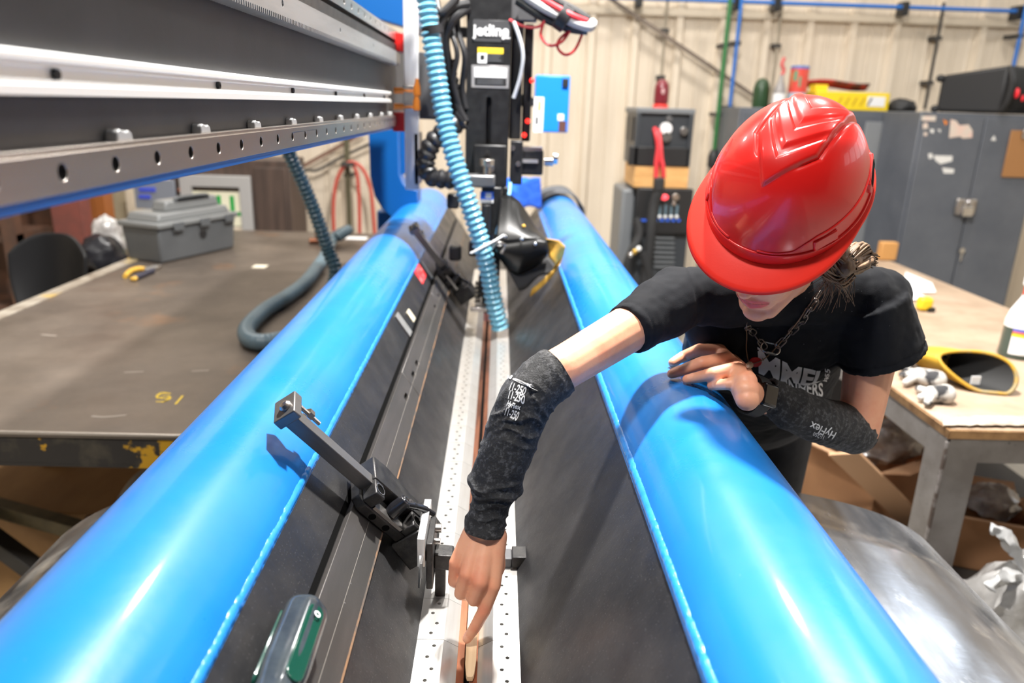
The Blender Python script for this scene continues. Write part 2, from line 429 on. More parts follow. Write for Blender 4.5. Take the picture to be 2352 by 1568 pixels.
for (a, b, lab, m) in (((1400, -4), (1770, 246), 'long dark diagonal brace rod on the wall above the welding machine', mat('brace_brown', (0.17, 0.13, 0.10), 0.6)), ((640, 412), (830, 308), 'short brown diagonal brace rod on the wall left of the blue frame', mat('rust_rod', (0.18, 0.09, 0.06), 0.6))):
    p0 = atY(*a, 6.3); p1 = atY(*b, 6.3); d = p1-p0
    single('wall_brace', MB().bar(p0-d*0.02, p1+d*0.05, 0.028, 0.02, (0, 1, 0)), m, lab, 'brace', 'wall braces')
p0 = atY(690, 395, 6.3)
single('wall_cable', MB().tube(smooth_path([atY(648, 420, 6.28), atY(700, 392, 6.28), atY(730, 390, 6.28), atY(790, 358, 6.28), atY(850, 330, 6.28)]), 0.012, 8), DKSTEEL, 'thin grey cable sagging across the wall behind the hose', 'cable')
# red hose looped over the olive pipe
hk = atY(800, 372, 6.1)
rh = thing('air_hose', (hk.x, 6.1, hk.z-0.6), 'red air hose looped over a hook on the olive wall pipe', 'hose')
RHM = mat('red_hose_rubber', (0.50, 0.06, 0.04), 0.5)
part('hose_loop', MB().tube(smooth_path([atY(768, 560, 6.1), atY(766, 470, 6.1), atY(775, 410, 6.1), atY(800, 374, 6.1), atY(830, 385, 6.1), atY(850, 430, 6.1), atY(858, 500, 6.1), atY(862, 560, 6.1)]), 0.014, 10), RHM, rh)
part('hose_tail', MB().tube(smooth_path([atY(806, 374, 6.09), atY(820, 400, 6.09), atY(825, 470, 6.09), atY(826, 560, 6.09)]), 0.014, 10), RHM, rh)
part('hook', MB().bb((hk.x-0.05, 6.06, hk.z-0.03), (hk.x+0.05, 6.2, hk.z+0.0)), DKSTEEL, rh)

# ================================================================== SEAM WELDING MACHINE
XS, ZS = -0.028, 1.05
TX, TZ, TR = 0.3435, 1.248, 0.115
YN, YF = 0.15, 4.08
TT = {s: V(s*0.161, 0, 0.235).normalized() for s in (-1, 1)}
NN = {s: V(-s*0.235, 0, 0.161).normalized() for s in (-1, 1)}
P0 = {s: V(XS+s*0.075, 0, ZS) for s in (-1, 1)}
LPL = 0.285
def on_plate(s, t, y, h=0.0): return P0[s]+TT[s]*t+NN[s]*h+V(0, y, 0)
def plate_box(mb, s, t0, t1, y0, y1, h0, h1):
    vs = [on_plate(s, t, y, h) for h in (h0, h1) for (t, y) in ((t0, y0), (t1, y0), (t1, y1), (t0, y1))]
    f = [(0, 3, 2, 1), (4, 5, 6, 7), (0, 1, 5, 4), (1, 2, 6, 5), (2, 3, 7, 6), (3, 0, 4, 7)]
    if s > 0: pass
    return mb.add(vs, f if s < 0 else [tuple(reversed(q)) for q in f])

beams = {}
for s in (-1, 1):
    side = 'left' if s < 0 else 'right'
    root = thing('clamp_beam', (XS+s*0.30, 2.0, ZS), {-1: 'blue tube clamp beam under the gantry with a slotted bar on its dark plate', 1: 'blue tube clamp beam the woman leans on, with a plain dark plate'}[s], 'clamp beam', 'clamp beams of the seam welder')
    beams[s] = root
    # tube with open end
    c = V(XS+s*TX, 0, TZ)
    prof = [(TR-0.010, YN), (TR, YN), (TR, YF), (TR-0.010, YF)]
    M = frame(c, V(1, 0, 0), V(0, 0, -1), V(0, 1, 0))
    mb = MB(); ring = []
    n = 96
    mb.lathe([(TR, YN)]+[(TR, YN+(YF-YN)*i/40) for i in range(1, 41)]+[(TR-0.012, YF), (TR-0.012, YF-0.3)], M, n, cap=False)
    mb.lathe([(0.001, YN+0.005), (TR-0.002, YN+0.005)], M, n, cap=False)
    part('tube', mb, BLUE, root, angle=40)
    part('end_plug', MB().lathe([(0.001, YF-0.25), (TR-0.013, YF-0.25)], M, 48, cap=False), HOLE_SHADE, root)
    # sloping plate
    mb = MB(); plate_box(mb, s, -0.012, LPL+0.006, YN, YF-0.02, -0.014, 0.0)
    part('sloping_plate', mb, PLATE, root, bevel=0.004)
    mb = MB()
    q0 = on_plate(s, 0.0, 0, -0.014); q1 = on_plate(s, LPL*0.9, 0, -0.014); q2 = V(XS+s*0.235, 0, 1.09); q3 = V(XS+s*0.10, 0, 1.045)
    pts = [(p.x, p.z) for p in (q0, q1, q2, q3)]
    mb.prism(pts if s < 0 else list(reversed(pts)), YN+0.02, YF-0.05, Matrix(((1, 0, 0, 0), (0, 0, 1, 0), (0, 1, 0, 0), (0, 0, 0, 1))))
    part('finger_housing', mb, PLATE, root)
    # weld bead
    path = []; rad = []
    N_ = 1600
    for i in range(N_):
        y = YN+(YF-0.03-YN)*i/(N_-1); w = noise.noise(V(y*22, s*3, 0)); w2 = noise.noise(V(y*90, s*5, 3))
        w3 = abs(math.sin(y*520+5*w)); path.append(on_plate(s, LPL+0.004+0.0012*w+(0.003 if s > 0 else 0), y, -0.0026 if s < 0 else -.0005)); rad.append((0.0078 if s > 0 else 0.0078)*(1+0.12*w+0.16*w2+.06*w3))
    part('weld_bead', MB().tube(path, rad, 8), BEAD, root, angle=180)
root = beams[-1]
# slotted bar bolted on the left plate (three lengths butted together)
ys = [YN, 1.60, 2.35, 3.35, YF-0.1]
for k in range(4):
    y0, y1 = ys[k]+0.0012, ys[k+1]-0.0012
    holes = []; yy = 0.70+0.0
    for yc in (0.60, 1.52, 1.66, 1.74, 2.28, 2.42, 3.28, 3.42, 3.9):
        if y0+0.03 < yc < y1-0.03: holes.append(slot(yc, 0.165, 0.034, 0.013))
    poly = [(y0, 0.128), (y1, 0.128), (y1, 0.199), (y0, 0.199)]
    M = frame(P0[-1], V(0, 1, 0), TT[-1], NN[-1])
    # keep a right-handed frame: (Y, t, n)
    mb = MB(); mb.prism(poly, 0.001, 0.011, M, holes)
    b = part('slotted_bar', mb, STRIP, root, bevel=0.0008, seg=1)
    mb = MB(); plate_box(mb, -1, 0.1268, 0.1300, y0, y1, 0.001, 0.0112); part('rusty_edge', mb, mat('rust_edge', (0.30, 0.17, 0.09), 0.6, 0.2, (0.12, 0.10, 0.085), 20, .45, .6), b)
    mb = MB(); plate_box(mb, -1, 0.1600, 0.1606, y0, y1, 0.0109, 0.01115); part('scribed_line', mb, mat('scribe', (0.26, 0.24, 0.21), 0.5), b)
    for h in holes:
        cy = sum(p[0] for p in h)/len(h)
        part('bar_screw', MB().lathe([(0.0055, 0.0), (0.0055, 0.006), (0.003, 0.006), (0.003, 0.002), (0.0001, 0.002)], frame(on_plate(-1, 0.165, cy), V(0, 1, 0), TT[-1], NN[-1]), 12), OXIDE, b)
mb = MB(); plate_box(mb, -1, 0.1995, 0.2085, YN, YF-0.1, -0.004, 0.0008)
part('plate_groove', mb, HOLE_SHADE, root)
# finger clamps, one object each
def finger_mesh(s):
    hs = []
    for (y, x) in ((0.014, 0.056), (0.036, 0.049), (0.060, 0.057), (0.083, 0.049)):
        hs.append(circle(y, x, 0.0029, 12))
    mb = MB()
    W_ = 0.0965-0.0007
    poly = [(0, 0.036), (W_, 0.036), (W_, 0.084), (0, 0.084)]
    M = frame((0, 0, 0), V(0, 1, 0), V(s, 0, 0), V(0, 0, 1))
    mb.prism(poly, -0.014, 0.0, M, hs)
    prof = [(0.036, 0.0), (0.014, -0.013), (0.012, -0.021), (0.036, -0.016)]
    mb.prism([(p[0]*s, p[1]) for p in (prof if s < 0 else prof[::-1])], 0, W_, Matrix(((1, 0, 0, 0), (0, 0, 1, 0), (0, 1, 0, 0), (0, 0, 0, 1))))
    me = mb.mesh('finger', 30); me.materials.append(ALU); return me
for s in (-1, 1):
    fm = finger_mesh(s)
    for k in range(33):
        o = bpy.data.objects.new('finger', fm); link(o, beams[s])
        o.location = V(XS, 0.925-0.0965*6+k*0.0965, ZS)-beams[s].location
# mandrel
md = thing('mandrel', (XS, 2.0, 0.72), 'long steel mandrel under the fingers with a copper backing bar in the seam', 'mandrel')
part('mandrel_body', MB().bb((XS-0.085, 0.1, 0.76), (XS+0.085, 4.3, 1.020)), mat('mandrel_steel', (0.10, 0.095, 0.09), 0.5, 0.6), md, bevel=0.01)
for sx in (-1, 1):
    part('copper_bar', MB().bb((XS+sx*0.0098-0.0062, 0.12, 1.0205), (XS+sx*0.0098+0.0062, 3.9, 1.0375)), COPPER, md, bevel=0.0015)
part('gas_groove', MB().bb((XS-0.0034, 0.12, 1.0205), (XS+0.0034, 3.9, 1.026)), HOLE_SHADE, md)
part('mandrel_post', MB().bb((XS-0.18, 4.0, 0.0), (XS+0.18, 4.35, 0.98)), BLUE_D, md, bevel=0.01)
# work piece: a wide rolled aluminium shell hanging round the mandrel
DRUM = mat('rolled_aluminium_sheet', (0.66, 0.69, 0.75), 0.12, 0.92, (0.38, 0.41, 0.47), 3.0, 0.42, 0.6, stretch=(1.6, 0.5, 1.6), rough2=0.34, col3=(0.88, 0.89, 0.92), scale3=7.0, lo3=.54, hi3=.66, bump=0.06, bscale=9, bstretch=(1, 3, 1))
DY = 1.50
def drum(u, v):
    a = -math.pi/2+math.pi*2*u; ca, sa = math.cos(a), math.sin(a); nx = 3.1
    x = 1.07*math.copysign(abs(ca)**(2/nx), ca); z = (0.44 if sa > 0 else 0.50)*math.copysign(abs(sa)**(2/nx), sa)
    y = -0.9+(DY+0.9)*v
    return V(0.035+x*(1+0.004*math.sin(9*a+y*5)), y, 0.583+z)
mb = MB(); mb.grid(drum, 160, 14, closed=True)
single('rolled_sheet_shell', mb, DRUM, 'wide shiny rolled aluminium shell hanging below both blue tubes', 'sheet metal', solid=0.004, angle=60)

# ---- gantry beam
XB = -0.36
gb = thing('gantry_beam', (XB-0.2, 1.8, 1.70), 'dark grey gantry beam with steel rails, white channel and gear rack', 'beam')
GY0, GY1 = 0.30, 3.20
part('beam_body', MB().bb((XB-0.36, GY0, 1.722), (XB, GY1, 2.018)), BEAMM, gb, bevel=0.006)
part('blue_lower_flange', MB().cyl((XB-0.002, GY0, 1.7215), (XB-0.002, GY1, 1.7210), 0.0110, n=20), BLUE_D, gb)
part('blue_underside', MB().bb((XB-0.36, GY0, 1.7135), (XB-0.004, GY1, 1.722)), BLUE_D, gb)
def hole_rail(name, z0, z1, x_back, x_front, y0, y1, ystart, pitch, r, m, chamfer=0.004):
    hs = []; y = ystart
    while y < y1-0.02:
        if y > y0+0.02: hs.append(circle(y, (z0+z1)/2, r, 16))
        y += pitch
    mb = MB(); M = frame((0, 0, 0), V(0, 1, 0), V(0, 0, 1), V(1, 0, 0))
    mb.prism([(y0, z0+chamfer*0.4), (y1, z0+chamfer*0.4), (y1, z1-chamfer), (y0, z1-chamfer)], x_back, x_front, M, hs)
    mb.bb((x_back, y0, z1-chamfer), (x_front-chamfer, y1, z1))
    o = part(name, mb, m, gb, bevel=0.0012, seg=2)
    return o, hs
r_, hs = hole_rail('linear_rail', 1.7215, 1.7575, XB+0.001, -0.340, GY0, 2.60, 0.6061-3*0.0854, 0.0854, 0.0068, STEEL)
def bores(hs, r, x0, x1):
    mb = MB()
    for h in hs:
        cy = sum(p[0] for p in h)/len(h); cz = sum(p[1] for p in h)/len(h); mb.cyl((x0, cy, cz), (x1, cy, cz), r, n=14)
    return part('bore_shade', mb, HOLE_SHADE, gb)  # dark plugs paint the shade inside the drilled holes
bores(hs, 0.0066, XB+0.0005, -0.3425)
for y in [0.53+0.205*i-0.003*i for i in range(11)]:
    mb = MB(); y = y if y > 0.4 else y
    pts = [(-0.016, 0), (0.016, 0), (0.014, 0.007), (0.008, 0.010), (0.002, 0.0085), (-0.009, 0.0115), (-0.014, 0.009)]
    mb.prism(pts, 0, 0.012, frame((XB, y, 1.757), V(0, 1, 0), V(0, 0, 1), V(1, 0, 0)))
    part('rail_shim', mb, mat('lead_grey', (0.30, 0.30, 0.30), 0.5, 0.3), gb, bevel=0.0015)
CHAN = mat('white_channel', (0.85, 0.85, 0.84), 0.35, 0.5)
mb = MB()
prof = [(0, -0.0035), (0.017, -0.0035), (0.017, 0.0035), (0.014, 0.0045), (0.014, 0.0075), (0.006, 0.0085), (0.006, 0.0165), (0.014, 0.0175), (0.014, 0.0205), (0.017, 0.0215), (0.017, 0.0255), (0.013, 0.0285), (0, 0.0285)]
mb.prism([(XB+p[0], 1.80+p[1]) for p in prof][::-1], GY0, 2.50, Matrix(((1, 0, 0, 0), (0, 0, 1, 0), (0, 1, 0, 0), (0, 0, 0, 1))))
part('cable_channel', mb, CHAN, gb, angle=30)
for y in (0.638-0.352, 0.638, 0.9986, 1.3527, 1.7034, 2.0586, 2.41):
    part('channel_bolt', MB().lathe([(0.0042, 0), (0.0042, 0.004), (0.002, 0.004), (0.002, 0.001), (0.0001, 0.001)], frame((XB+0.006, y, 1.8125), V(0, 1, 0), V(0, 0, 1), V(1, 0, 0)), 10), BLKP, gb)
# gear rack with cut teeth along its lower edge
mb = MB(); z0, z1 = 1.912, 1.952; xr = XB+0.028
hs = [circle(y, 1.936, 0.0055, 12) for y in (0.39, 0.82, 1.244, 1.675, 2.10, 2.50)]
tp = 0.0094; poly = []; y = GY0
while y < 2.62:
    poly += [(y, z0), (y+tp*0.35, z0), (y+tp*0.45, z0+0.0065), (y+tp*0.9, z0+0.0065)]; y += tp
poly += [(2.64, z0+0.007), (2.64, z1), (GY0, z1)]
mb.prism(poly, XB, xr, frame((0, 0, 0), V(0, 1, 0), V(0, 0, 1), V(1, 0, 0)), hs)
part('gear_rack', mb, RACKM, gb, angle=20); bores(hs, 0.0053, XB, xr-0.003)
part('rack_backing', MB().bb((XB, GY0, 1.952), (XB+0.022, 2.64, 1.975)), OXIDE, gb)
_, hs = hole_rail('linear_rail', 1.985, 2.018, XB+0.001, XB+0.02, GY0, 2.60, 0.40, 0.0854, 0.0065, STEEL); bores(hs, 0.0063, XB+0.0005, XB+0.017)
part('beam_cap', MB().bb((XB-0.37, GY0, 2.018), (XB+0.004, GY1, 2.026)), BEAMM, gb)

# ---- blue end frame (C plate) at the far end
fr = thing('end_frame', atY(880, 480, 3.45), 'blue curved end frame behind the welding head', 'frame')
def frame_plate(name, pts, y, th):
    q = [atY(a, b, y) for a, b in pts]; mb = MB()
    poly = [(p.x, p.z) for p in q]
    ar = sum(poly[i][0]*poly[(i+1) % len(poly)][1]-poly[(i+1) % len(poly)][0]*poly[i][1] for i in range(len(poly)))
    if ar < 0: poly.reverse()
    mb.prism(poly, y, y+th, Matrix(((1, 0, 0, 0), (0, 0, 1, 0), (0, 1, 0, 0), (0, 0, 0, 1))))
    mb.f = [tuple(reversed(f)) for f in mb.f]
    return part(name, mb, BLUE_D, fr, bevel=0.004)
frame_plate('lower_plate', [(846, 290), (914, 290), (916, 400), (924, 420), (938, 434), (960, 438), (960, 520), (900, 498), (878, 480), (860, 450), (850, 405)], 3.45, 0.14)
frame_plate('upper_plate', [(775, -30), (960, -30), (960, 66), (935, 64), (880, 48), (820, 18)], 3.5, 0.12)
frame_plate('back_plate', [(914, 290), (940, 290), (940, 400), (914, 400)], 3.58, 0.04)
a = atY(846, 300, 3.45); b = atY(960, 520, 3.45)
part('frame_foot', MB().bb((a.x+0.02, 3.5, 0), (b.x, 4.3, b.z+0.06)), BLUE_D, fr, bevel=0.01)
# ================================================================== WELDING HEAD
HY = 2.62
wh = thing('torch_carriage', (XS, HY, ZS), 'black upright welding head with lettering plate, slot and labels', 'welding head')
mb = MB(); pbox(mb, 928, -30, 961, 436, HY-0.02, 0.02); part('carriage_plate', mb, mat('bright_aluminium', (0.72, 0.71, 0.73), 0.4, 0.35), wh, bevel=0.003)
for (x0, y0, x1, y1) in ((898, 74, 926, 118), (902, 258, 928, 302)):
    mb = MB(); pbox(mb, x0, y0, x1, y1, HY-0.02, 0.11); part('bearing_block', mb, REDP, wh, bevel=0.003)
mb = MB(); pbox(mb, 926, 196, 963, 252, HY-0.045, 0.03); part('sensor_bracket', mb, STEEL, wh, bevel=0.002)
for (x, y) in ((918, 208), (918, 245)):
    p = atY(x, y, HY-0.04); part('sensor', MB().cyl(p+V(-0.018, 0, 0), p+V(0.012, 0, 0), 0.010, n=14).cyl(p+V(0.012, 0, 0), p+V(0.06, 0, 0), 0.007, n=12), ORANGE, wh)
for (x, y) in ((958, 207), (957, 240)):
    p = atY(x, y, HY-0.05); part('sensor_plug', MB().lathe([(0.008, -0.02), (0.012, -0.015), (0.011, 0.01), (0.006, 0.028), (0.006, 0.035)], Matrix.Translation(p), 14), ORANGE, wh)
mb = MB(); pbox(mb, 961, 120, 1010, 270, HY+0.05, 0.02); pbox(mb, 961, 250, 1072, 275, HY+0.06, 0.03); pbox(mb, 961, 60, 1072, 84, HY+0.06, 0.03); part('carriage_back', mb, mat('carriage_grey', (0.10, 0.10, 0.105), 0.45, 0.3), wh, bevel=0.003)
mb = MB(); pbox(mb, 950, 305, 962, 425, HY-0.02, 0.12); part('carriage_side', mb, BLACK, wh, bevel=0.003)
# column
x0, x1, z0, z1 = prange(1071, -30, 1172, 338, HY)
cx = (x0+x1)/2; zz0 = atY(1122, 338, HY).z
slot_c = atY(1122, 279, HY); sl_h = atY(1122, 222, HY).z-atY(1122, 335, HY).z
mb = MB(); zb = atY(1120, 430, HY).z
mb.prism([(x0, zb), (x1, zb), (x1, z1), (x0, z1)], HY, HY+0.008, Matrix(((1, 0, 0, 0), (0, 0, 1, 0), (0, 1, 0, 0), (0, 0, 0, 1))), [[(slot_c.x+b*0.8, slot_c.z+a) for a, b in slot(0, 0, sl_h, 0.022)]])
mb.f = [tuple(reversed(f)) for f in mb.f]
part('column_face', mb, BLACK, wh, bevel=0.0015)
part('column_body', MB().bb((x0+0.004, HY+0.03, zb), (x1-0.004, HY+0.14, z1)), BLKP, wh, bevel=0.003)
mb = MB(); mb.bb((x0, HY+0.008, zb), (x0+0.008, HY+0.15, z1)); mb.bb((x1-0.008, HY+0.008, zb), (x1, HY+0.15, z1)); part('column_side', mb, BLACK, wh, bevel=0.002)
mb = MB(); pbox(mb, 1172, 48, 1200, 320, HY+0.05, 0.10); part('drive_cover', mb, BLKP, wh, bevel=0.004)
mb = MB(); pbox(mb, 1202, 55, 1222, 325, HY+0.08, 0.06); part('cable_guide', mb, BLACK, wh, bevel=0.004)
LED = mat('red_led', (1.0, 0.03, 0.02), 0.4, emit=2.5)
for (x, y) in ((1222, 185), (1212, 278), (1204, 310)):
    p = atY(x, y, HY+0.07); part('indicator_light', MB().lathe([(0.0085, 0), (0.008, 0.008), (0.004, 0.012), (0.0001, 0.013)], frame(p, V(1, 0, 0), V(0, 0, 1), V(0, -1, 0)), 12), LED, wh)
# lettering plates, stickers
def sticker(name, x0, y0, x1, y1, m, parent=wh, Y=HY, th=0.0015, lift=0.0):
    mb = MB(); pbox(mb, x0, y0, x1, y1, Y-th-lift, th); return part(name, mb, m, parent, bevel=0.0006, seg=1)
GRYST = mat('sticker_grey', (0.055, 0.055, 0.058), 0.4)
jl = sticker('name_plate', 1086, 46, 1172, 96, GRYST)
p = atY(1128, 71, HY-0.0035)
text_obj('lettering', 'jetline', 0.047, frame(p, V(1, 0, 0), V(0, 0, 1), V(0, -1, 0)), WHITE, jl, bold=0.0012)
p2 = atY(1156, 87, HY-0.0035); part('small_mark', MB().lathe([(0.0001, 0), (0.005, 0), (0.005, 0.001), (0.0001, 0.001)], frame(p2, V(1, 0, 0), V(0, 0, 1), V(0, -1, 0)), 12).bb(p2+V(0.006, -0.001, -0.002), p2+V(0.022, 0, 0.002)), WHITE, jl)
wl = sticker('warning_label', 1097, 110, 1156, 145, BLKP)
sticker('yellow_band', 1097, 110, 1156, 123, YELLOW, wl, HY, 0.001, 0.0016); sticker('pictogram', 1097, 121, 1118, 145, WHITE, wl, HY, 0.001, 0.0016)
sticker('pictogram_mark', 1103, 126, 1113, 137, BLKP, wl, HY, 0.0006, 0.0028)
for k in range(3): sticker('fine_print', 1120, 126+k*6, 1150-4*(k % 2), 128+k*6, GREYP, wl, HY, 0.0006, 0.0018)
npx = sticker('rating_plate', 1083, 150, 1169, 202, mat('plate_silver', (0.45, 0.44, 0.44), 0.4, 0.6))
sticker('white_field', 1090, 156, 1163, 178, WHITE, npx, HY, 0.0008, 0.0016); sticker('black_field', 1090, 179, 1163, 196, BLKP, npx, HY, 0.0008, 0.0016)
for k in range(3): sticker('print_line', 1092, 159+k*6, 1156, 160.5+k*6, GREYP, npx, HY, 0.0005, 0.0025)
for k in range(2): sticker('print_line', 1096, 184+k*6, 1156, 186+k*6, GREYP, npx, HY, 0.0005, 0.0025)
mb = MB(); pbox(mb, 1088, 333, 1162, 432, HY-0.03, 0.028); sl = part('slide_block', mb, BLACK, wh, bevel=0.004)
for (x, y, r) in ((1119, 351, 0.007), (1122, 385, 0.02)):
    p = atY(x, y, HY-0.03); part('slide_screw', MB().lathe([(r, 0), (r, 0.012), (r*0.5, 0.012), (r*0.5, 0.006), (0.0001, 0.006)], frame(p, V(1, 0, 0), V(0, 0, 1), V(0, -1, 0)), 16), STEEL if r > 0.01 else OXIDE, sl)
p = atY(1119, 383, HY-0.05)
part('micrometer_knob', MB().cyl(p+V(0, -0.02, -0.03), p+V(0, -0.02, 0.004), 0.014, n=16).cyl(p+V(0, -0.02, 0.004), p+V(0, -0.02, 0.026), 0.025, n=24), STEEL, sl, bevel=0.002)
mb = MB(); pbox(mb, 1042, 402, 1137, 430, HY-0.10, 0.07); part('clamp_arm', mb, mat('grey_cast', (0.16, 0.16, 0.165), 0.4, 0.6), wh, bevel=0.006)
mb = MB(); pbox(mb, 1104, 430, 1150, 660, HY-0.06, 0.05); pbox(mb, 1152, 430, 1166, 520, HY-0.03, 0.03); part('torch_post', mb, BLACK, wh, bevel=0.004)
sticker('blue_label', 1103, 440, 1133, 466, mat('label_blue', (0.02, 0.14, 0.75), 0.4), wh, HY-0.06)
sticker('label_white_band', 1103, 458, 1133, 466, WHITE, wh, HY-0.06, 0.001, 0.0016)
sticker('label_dot', 1115, 443, 1129, 455, WHITE, wh, HY-0.06, 0.001, 0.0016)
p = atY(1117, 470, HY-0.08)
part('torch_tube', MB().cyl(p, p+V(0, 0, -0.24), 0.016, n=16).cyl(p+V(0, 0, -0.24), p+V(0, 0, -0.27), 0.022, n=16), BLKP, wh, bevel=0.002)
q = V(XS-0.004, HY-0.05, 1.06)
tm = atY(1113, 640, HY-0.05)
mb = MB(); mb.cyl((q.x, q.y, tm.z+0.05), (q.x, q.y, 1.135), 0.017, n=18); mb.cyl((q.x, q.y, 1.135), (q.x, q.y, 1.10), 0.017, 0.010, n=18); mb.bb((q.x-0.03, q.y-0.02, 1.16), (q.x+0.03, q.y+0.03, 1.20))
part('torch_body', mb, BLKP, wh, bevel=0.002)
part('torch_nozzle', MB().cyl((q.x, q.y, 1.10), (q.x, q.y, 1.07), 0.009, n=16).cyl((q.x, q.y, 1.07), (q.x, q.y, 1.05), 0.0016, n=8), mat('pink_ceramic', (0.75, 0.30, 0.28), 0.4), wh)
mb = MB()
for k in range(5): mb.bb((q.x-0.040, q.y-0.03, 1.14+k*0.016), (q.x-0.02, q.y, 1.148+k*0.016))
part('wire_straightener', mb, OXIDE, wh)
mb = MB(); pbox(mb, 1080, 706, 1120, 716, HY-0.16, 0.07); part('nozzle_bracket', mb, STEEL, wh, bevel=0.002)
# motor
mb = MB(); pbox(mb, 1186, 344, 1248, 402, HY+0.02, 0.08); mo = part('motor', mb, BLACK, wh, bevel=0.006)
mb = MB(); pbox(mb, 1186, 366, 1236, 374, HY+0.014, 0.006); part('motor_band', mb, ALU, mo); mb = MB(); pbox(mb, 1190, 338, 1246, 346, HY+0.02, 0.07); part('motor_cap', mb, STEEL, mo)
p = atY(1250, 372, HY+0.05); part('motor_knob', MB().cyl(p, p+V(0.03, 0, 0), 0.013, n=14).cyl(p+V(0.03, 0, 0.012), p+V(0.045, 0, 0.012), 0.018, n=14), CHROME, mo)
mb = MB(); pbox(mb, 1172, 324, 1200, 424, HY-0.01, 0.09); mm = part('motor_mount', mb, BLACK, wh, bevel=0.003)
for (x, y) in ((1190, 376), (1177, 340)):
    p = atY(x, y, HY-0.01); part('mount_screw', MB().lathe([(0.008, 0), (0.008, 0.006), (0.004, 0.006), (0.004, 0.002), (0.0001, 0.002)], frame(p, V(1, 0, 0), V(0, 0, 1), V(0, -1, 0)), 12), STEEL, mm)
# dark cables beside the column
CAB = mat('cable_black', (0.014, 0.014, 0.016), 0.4)
def cable(name, pts, r, m=CAB, parent=wh, n=10):
    return part(name, MB().tube(smooth_path([atY(a, b, c) for a, b, c in pts], 8), r, n), m, parent)
cable('cable', [(1075, 8, HY-.01), (1035, 20, HY-.04), (1012, 60, HY-.05), (1010, 130, HY-.04), (1022, 210, HY-.02), (1030, 260, HY)], 0.014)
cable('cable', [(1074, 20, HY), (1045, 40, HY-.03), (1022, 90, HY-.02), (1034, 170, HY), (1050, 240, HY), (1068, 280, HY)], 0.016)
cable('cable', [(1025, 50, HY), (1050, 120, HY-.03), (1040, 190, HY-.02), (1060, 260, HY)], 0.009)
cable('cable', [(1050, 5, HY), (1052, 70, HY), (1068, 130, HY-.02), (1062, 200, HY), (1070, 250, HY)], 0.010)
cable('cable', [(1000, -10, HY-.03), (1012, 30, HY-.06), (1050, -5, HY-.04)], 0.012)
cable('grey_cable', [(994, -20, HY-.08), (1002, 40, HY-.10), (1012, 110, HY-.09), (1024, 200, HY-.07), (1030, 270, HY-.05)], 0.005, mat('cable_grey', (0.22, 0.22, 0.25), 0.4))
cable('white_tube', [(1180, 50, HY-.01), (1194, 90, HY-.02), (1201, 130, HY-.02), (1194, 180, HY-.01), (1180, 225, HY)], 0.006, mat('clear_tube', (0.6, 0.62, 0.66), 0.25))
part('flex_conduit', hose_mesh([atY(a, b, HY-.03) for a, b in ((1062, 275), (1000, 320), (978, 370), (990, 405), (1030, 412), (1050, 412))], 0.030, 0.028, 0.12), CAB, wh)
part('flex_conduit', hose_mesh([atY(a, b, HY+.05) for a, b in ((1024, 140), (1036, 190), (1050, 240), (1060, 262))], 0.026, 0.022, 0.1), CAB, wh)
cable('wire_feed_line', [(1172, 420, HY-.02), (1168, 455, HY-.05), (1156, 490, HY-.08), (1145, 520, HY-.09), (1138, 545, HY-.08)], 0.006, mat('wire_blue', (0.25, 0.52, 0.78), 0.35))
for (x, y, r) in ((1040, 460, .03), (1045, 580, .03), (1090, 570, .025), (1092, 500, .02)):
    mb = MB(); pbox(mb, x-14, y-14, x+14, y+20, HY+0.02, 0.05); part('clamp_knuckle', mb, BLKP, wh, bevel=0.008)

# ---- top cable bundle with red wires
cb = thing('cable_bundle', atY(1290, 40, HY-.05), 'bundle of grey and red welding cables at the top of the head', 'cable')
GREYC = mat('bundle_grey', (0.42, 0.42, 0.43), 0.35); REDC = mat('wire_red', (0.62, 0.03, 0.04), 0.35)
def bc(name, pts, r, m): return part(name, MB().tube(smooth_path([atY(a, b, HY+c) for a, b, c in pts], 8), r, 10), m, cb)
bc('grey_cable', [(1195, -18, -.02), (1250, 18, -.06), (1310, 48, -.09), (1352, 62, -.10), (1362, 52, -.08)], 0.015, GREYC)
bc('black_cable', [(1190, 0, .0), (1245, 36, -.03), (1305, 62, -.05), (1350, 68, -.06)], 0.017, CAB)
bc('red_cable', [(1215, -18, -.03), (1262, 8, -.07), (1310, 34, -.10), (1348, 50, -.10)], 0.010, REDC)
bc('black_cable', [(1238, -18, .0), (1290, 8, -.03), (1330, 30, -.05), (1352, 46, -.06)], 0.013, CAB)
bc('red_wire', [(1170, 46, .0), (1210, 62, -.02), (1240, 60, -.03), (1252, 42, -.04), (1242, 80, -.05), (1262, 104, -.06), (1290, 96, -.06), (1312, 66, -.06)], 0.0045, REDC)
bc('red_wire', [(1312, 66, -.06), (1284, 92, -.05), (1282, 112, -.05), (1300, 126, -.05), (1322, 112, -.05), (1340, 70, -.06)], 0.0045, REDC)
p = atY(1293, 40, HY-.07); part('cable_tie', MB().cyl(p+V(-.016, 0, .008), p+V(.016, 0, -.012), 0.040, n=14), CAB, cb, bevel=0.004)
mb = MB(); pbox(mb, 1172, -20, 1235, 48, HY+0.03, 0.05); part('bundle_bracket', mb, mat('carriage_grey', (0.1, 0.1, 0.1)), cb, bevel=0.004)

